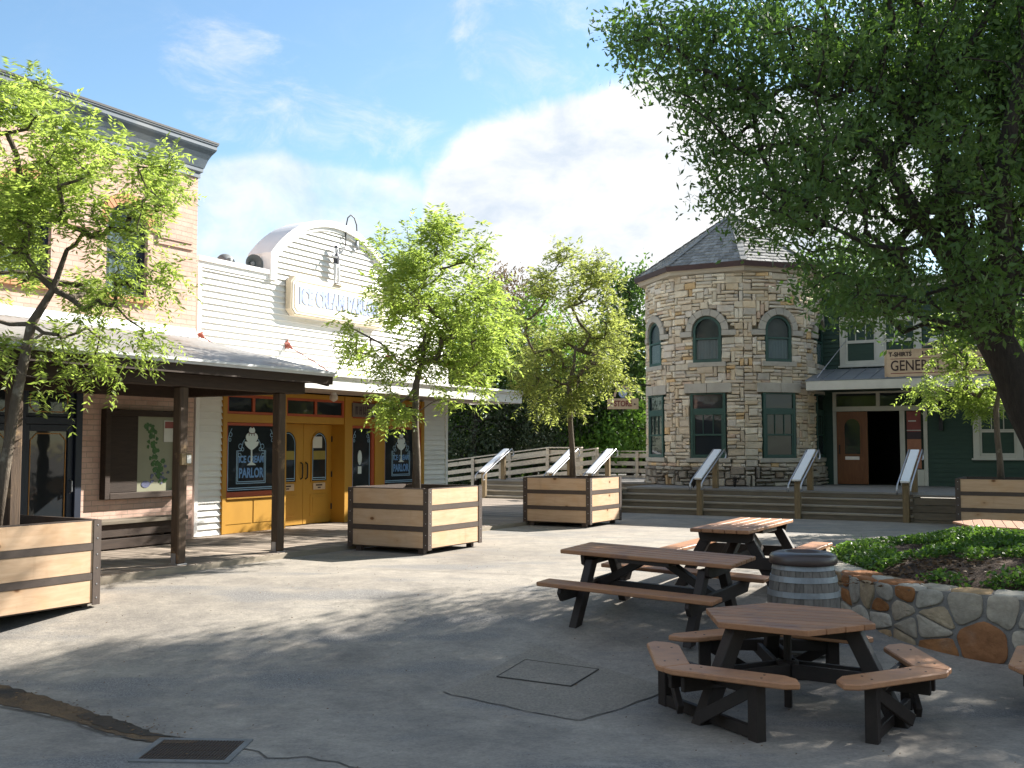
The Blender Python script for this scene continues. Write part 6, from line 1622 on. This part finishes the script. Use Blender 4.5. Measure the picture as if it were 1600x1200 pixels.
def cover():
    rng = np.random.default_rng(8); C = []; D = []
    from mathutils import noise as nz
    tries = 0
    while len(C) < 34000 and tries < 120000:
        tries += 1
        x = CX + rng.uniform(-1, 1) * (EA - .36); y = CY + rng.uniform(-1, 1) * (EB - .36)
        dx, dy = abs(x - CX) / (EA - .36), abs(y - CY) / (EB - .36)
        if dx ** EX + dy ** EX > 1 or x > 9.2: continue
        v = nz.noise(Vector((x * 1.5, y * 1.5, 3.1))) + .35 * nz.noise(Vector((x * 3, y * 3, 1.0)))
        edge = max(dx, dy) > .86
        bare = math.exp(-((x - 4.5) ** 2 / .35 + (y - 11.4) ** 2 / .30))
        if v - 1.0 * bare + (.30 if edge else 0) < -.24: continue
        h = rng.uniform(.0, .10 + .10 * max(0, v)); C.append((x + rng.normal(0, .01), y + rng.normal(0, .01), mound(x, y) + h)); D.append((rng.normal(), rng.normal(), rng.normal(.5, .5)))
    V, F = leaf_quads(rng, np.array(C), np.array(D), .055, .034, .4)
    # taller stems along the back rim
    o = arrays('ground_cover', V, F, X['leaf_cover']); setting(o, 'stuff')
    C = []; D = []
    for _ in range(900):
        x = CX + rng.uniform(-1, 1) * 3.2; y = CY + rng.uniform(-1, 1) * 2.3; C.append((x, y, mound(x, y) + .01)); D.append((rng.normal(), rng.normal(), rng.normal(0, .12)))
    for _ in range(700): x = rng.normal(4.5, .45); y = rng.normal(11.4, .4); C.append((x, y, mound(x, y) + .015)); D.append((rng.normal(), rng.normal(), rng.normal(0, .15)))
    V, F = leaf_quads(rng, np.array(C), np.array(D), .07, .022, .4); setting(arrays('dead_leaves', V, F, X['leaf_dead']), 'stuff')
cover()
t = thing('grass_tuft', 'tuft of long grass at the left rim of the planted bed', 'grass tuft', (4.45, 13.1, mound(4.45, 13.1)))
m = MB(); r = random.Random(3)
for k in range(60):
    a = r.uniform(0, 6.28); L_ = r.uniform(.15, .34); q = r.uniform(.3, 1.0); c_ = Vector((r.gauss(0, .05), r.gauss(0, .05), 0)); d_ = Vector((math.cos(a), math.sin(a), 0)); s_ = Vector((-d_.y, d_.x, 0)) * .005
    p = [c_ + d_ * L_ * q * f * f + Vector((0, 0, L_ * (f - .45 * q * f * f))) for f in (0, .35, .7, 1)]
    m.add([p[0] - s_, p[0] + s_, p[1] - s_, p[1] + s_, p[2] - s_ * .7, p[2] + s_ * .7, p[3]], [(0, 1, 3, 2), (2, 3, 5, 4), (4, 5, 6)])
m.build('blades', X['leaf_cover'], t)

# ================================================================ SKY, SUN, CAMERA
FPX, PITCH = 1600., math.atan(97 / 1600.)
def skydir(px, py):
    x, v = (px - 800) / FPX, (600 - py) / FPX; d = Vector((x, math.cos(PITCH) - v * math.sin(PITCH), math.sin(PITCH) + v * math.cos(PITCH))); return d.normalized()
SUN = Vector((1.288, .931, 1.0)).normalized()
el = math.asin(SUN.z); az = math.atan2(SUN.x, SUN.y)
wd_ = bpy.data.worlds.new('World'); sc.world = wd_; wd_.use_nodes = True
t = NT(wd_.node_tree); bg = t.n['Background']; out = t.n['World Output']
sky = t.new('ShaderNodeTexSky'); sky.sky_type = 'NISHITA'; sky.sun_disc = False; sky.sun_elevation = el; sky.sun_rotation = az; sky.altitude = 100; sky.air_density = 1.0; sky.dust_density = .6; sky.ozone_density = 1.6
t.put(bg.inputs[0], t.mix(1.0, sky.outputs[0], (.88, 1.0, 1.0, 1), 'MULTIPLY')); bg.inputs[1].default_value = SKY_S
dirv = t.new('ShaderNodeTexCoord').outputs['Generated']
def blob(px, py, r0, r1, sx=1.0):
    d = skydir(px, py); n = t.new('ShaderNodeVectorMath', operation='DOT_PRODUCT'); t.put(n.inputs[0], dirv); n.inputs[1].default_value = d
    return t.sstep(n.outputs['Value'], math.cos(math.atan(r1 / FPX)), math.cos(math.atan(r0 / FPX)))
def addup(L_):
    a = L_[0]
    for b_ in L_[1:]: a = t.math('ADD', a, b_)
    return a
big = addup([blob(*q) for q in ((850, 310, 0, 200), (960, 290, 0, 210), (1070, 280, 0, 220), (760, 350, 0, 170), (900, 390, 0, 220), (1040, 380, 0, 220), (800, 420, 0, 200), (1200, 320, 0, 260), (1350, 380, 0, 260))])
low = addup([blob(*q) for q in ((370, 360, 0, 170), (470, 370, 0, 170), (560, 370, 0, 150), (300, 420, 0, 190), (660, 420, 0, 190))])
warp = t.new('ShaderNodeTexNoise'); t.put(warp.inputs['Vector'], dirv); warp.inputs['Scale'].default_value = 7; warp.inputs['Detail'].default_value = 3
ws = t.new('ShaderNodeVectorMath', operation='SCALE'); t.put(ws.inputs[0], warp.outputs['Color']); ws.inputs['Scale'].default_value = .06
wv = t.new('ShaderNodeVectorMath', operation='ADD'); t.put(wv.inputs[0], dirv); t.put(wv.inputs[1], ws.outputs[0])
n1 = t.noise(wv.outputs[0], 9, 12, .62, .0); n2 = t.noise(t.mapping(wv.outputs[0], (1.6, 1, 3.2), (0, .35, .2)), 7, 10, .68, .5)
cum_ = t.sstep(t.math('ADD', t.math('MULTIPLY', t.math('MINIMUM', big, 1.25), .50), t.math('MULTIPLY', n1, 1.15)), .78, 1.12)
lo_ = t.math('MULTIPLY', t.sstep(t.math('ADD', t.math('MULTIPLY', t.math('MINIMUM', low, 1.1), .45), n1), .68, 1.08), .75)
wsp = addup([blob(*q) for q in ((400, 140, 0, 130), (450, 175, 0, 100), (330, 115, 0, 120), (840, 40, 0, 170), (930, 60, 0, 170), (800, 70, 0, 120), (1010, 20, 0, 150), (600, 300, 0, 200))])
w_ = t.math('MULTIPLY', t.sstep(t.math('ADD', t.math('MULTIPLY', t.math('MINIMUM', wsp, 1.0), .30), n2), .68, 1.05), .5)
haze = t.math('MULTIPLY', t.sstep(n2, .45, .85), .10)
sy_ = t.new('ShaderNodeSeparateXYZ'); t.put(sy_.inputs[0], dirv)
back = t.math('MULTIPLY', t.sstep(sy_.outputs[1], .55, -.1), t.math('MULTIPLY', t.sstep(t.noise(wv.outputs[0], 2.4, 8, .6), .36, .6), .6))  # unseen clouds added behind the camera to whiten the ambient light
mask = t.math('MINIMUM', t.math('ADD', t.math('MAXIMUM', t.math('MAXIMUM', cum_, lo_), t.math('MAXIMUM', w_, back)), haze), 1.0)
shade = t.ramp(t.noise(t.mapping(wv.outputs[0], (1, 1, 1.6), loc=(.02, .0, .05)), 8, 8, .6, .2), [(.34, (.66, .74, .84)), (.56, (1, 1, 1))])
bc = t.new('ShaderNodeBackground'); t.put(bc.inputs[0], shade); bc.inputs[1].default_value = CLOUD_S
mx = t.new('ShaderNodeMixShader'); t.put(mx.inputs[0], mask); t.l.new(bg.outputs[0], mx.inputs[1]); t.l.new(bc.outputs[0], mx.inputs[2]); t.l.new(mx.outputs[0], out.inputs[0])

ld = bpy.data.lights.new('sun', 'SUN'); ld.energy = SUN_S; ld.angle = R(.53); ld.color = (1.0, .945, .86)
lo = bpy.data.objects.new('sun', ld); COL.objects.link(lo); lo.rotation_euler = (-SUN).to_track_quat('-Z', 'Y').to_euler(); lo.location = (20, 20, 25)
cd = bpy.data.cameras.new('camera'); cam = bpy.data.objects.new('camera', cd); COL.objects.link(cam)
cd.sensor_width = 36; cd.lens = 36; cd.clip_start = .05; cd.clip_end = 2000
cam.location = (0, 0, 1.7); cam.rotation_euler = (math.pi / 2 + PITCH, 0, 0); sc.camera = cam
sc.render.engine = 'CYCLES'
sc.view_settings.view_transform = 'Standard'; sc.view_settings.look = 'None'; sc.view_settings.gamma = 1; sc.view_settings.exposure = EXPO; sc.view_settings.use_curve_mapping = False
sc.cycles.max_bounces = 6; sc.cycles.transparent_max_bounces = 12; sc.cycles.use_denoising = True
sc.cycles.caustics_reflective = False; sc.cycles.caustics_refractive = False
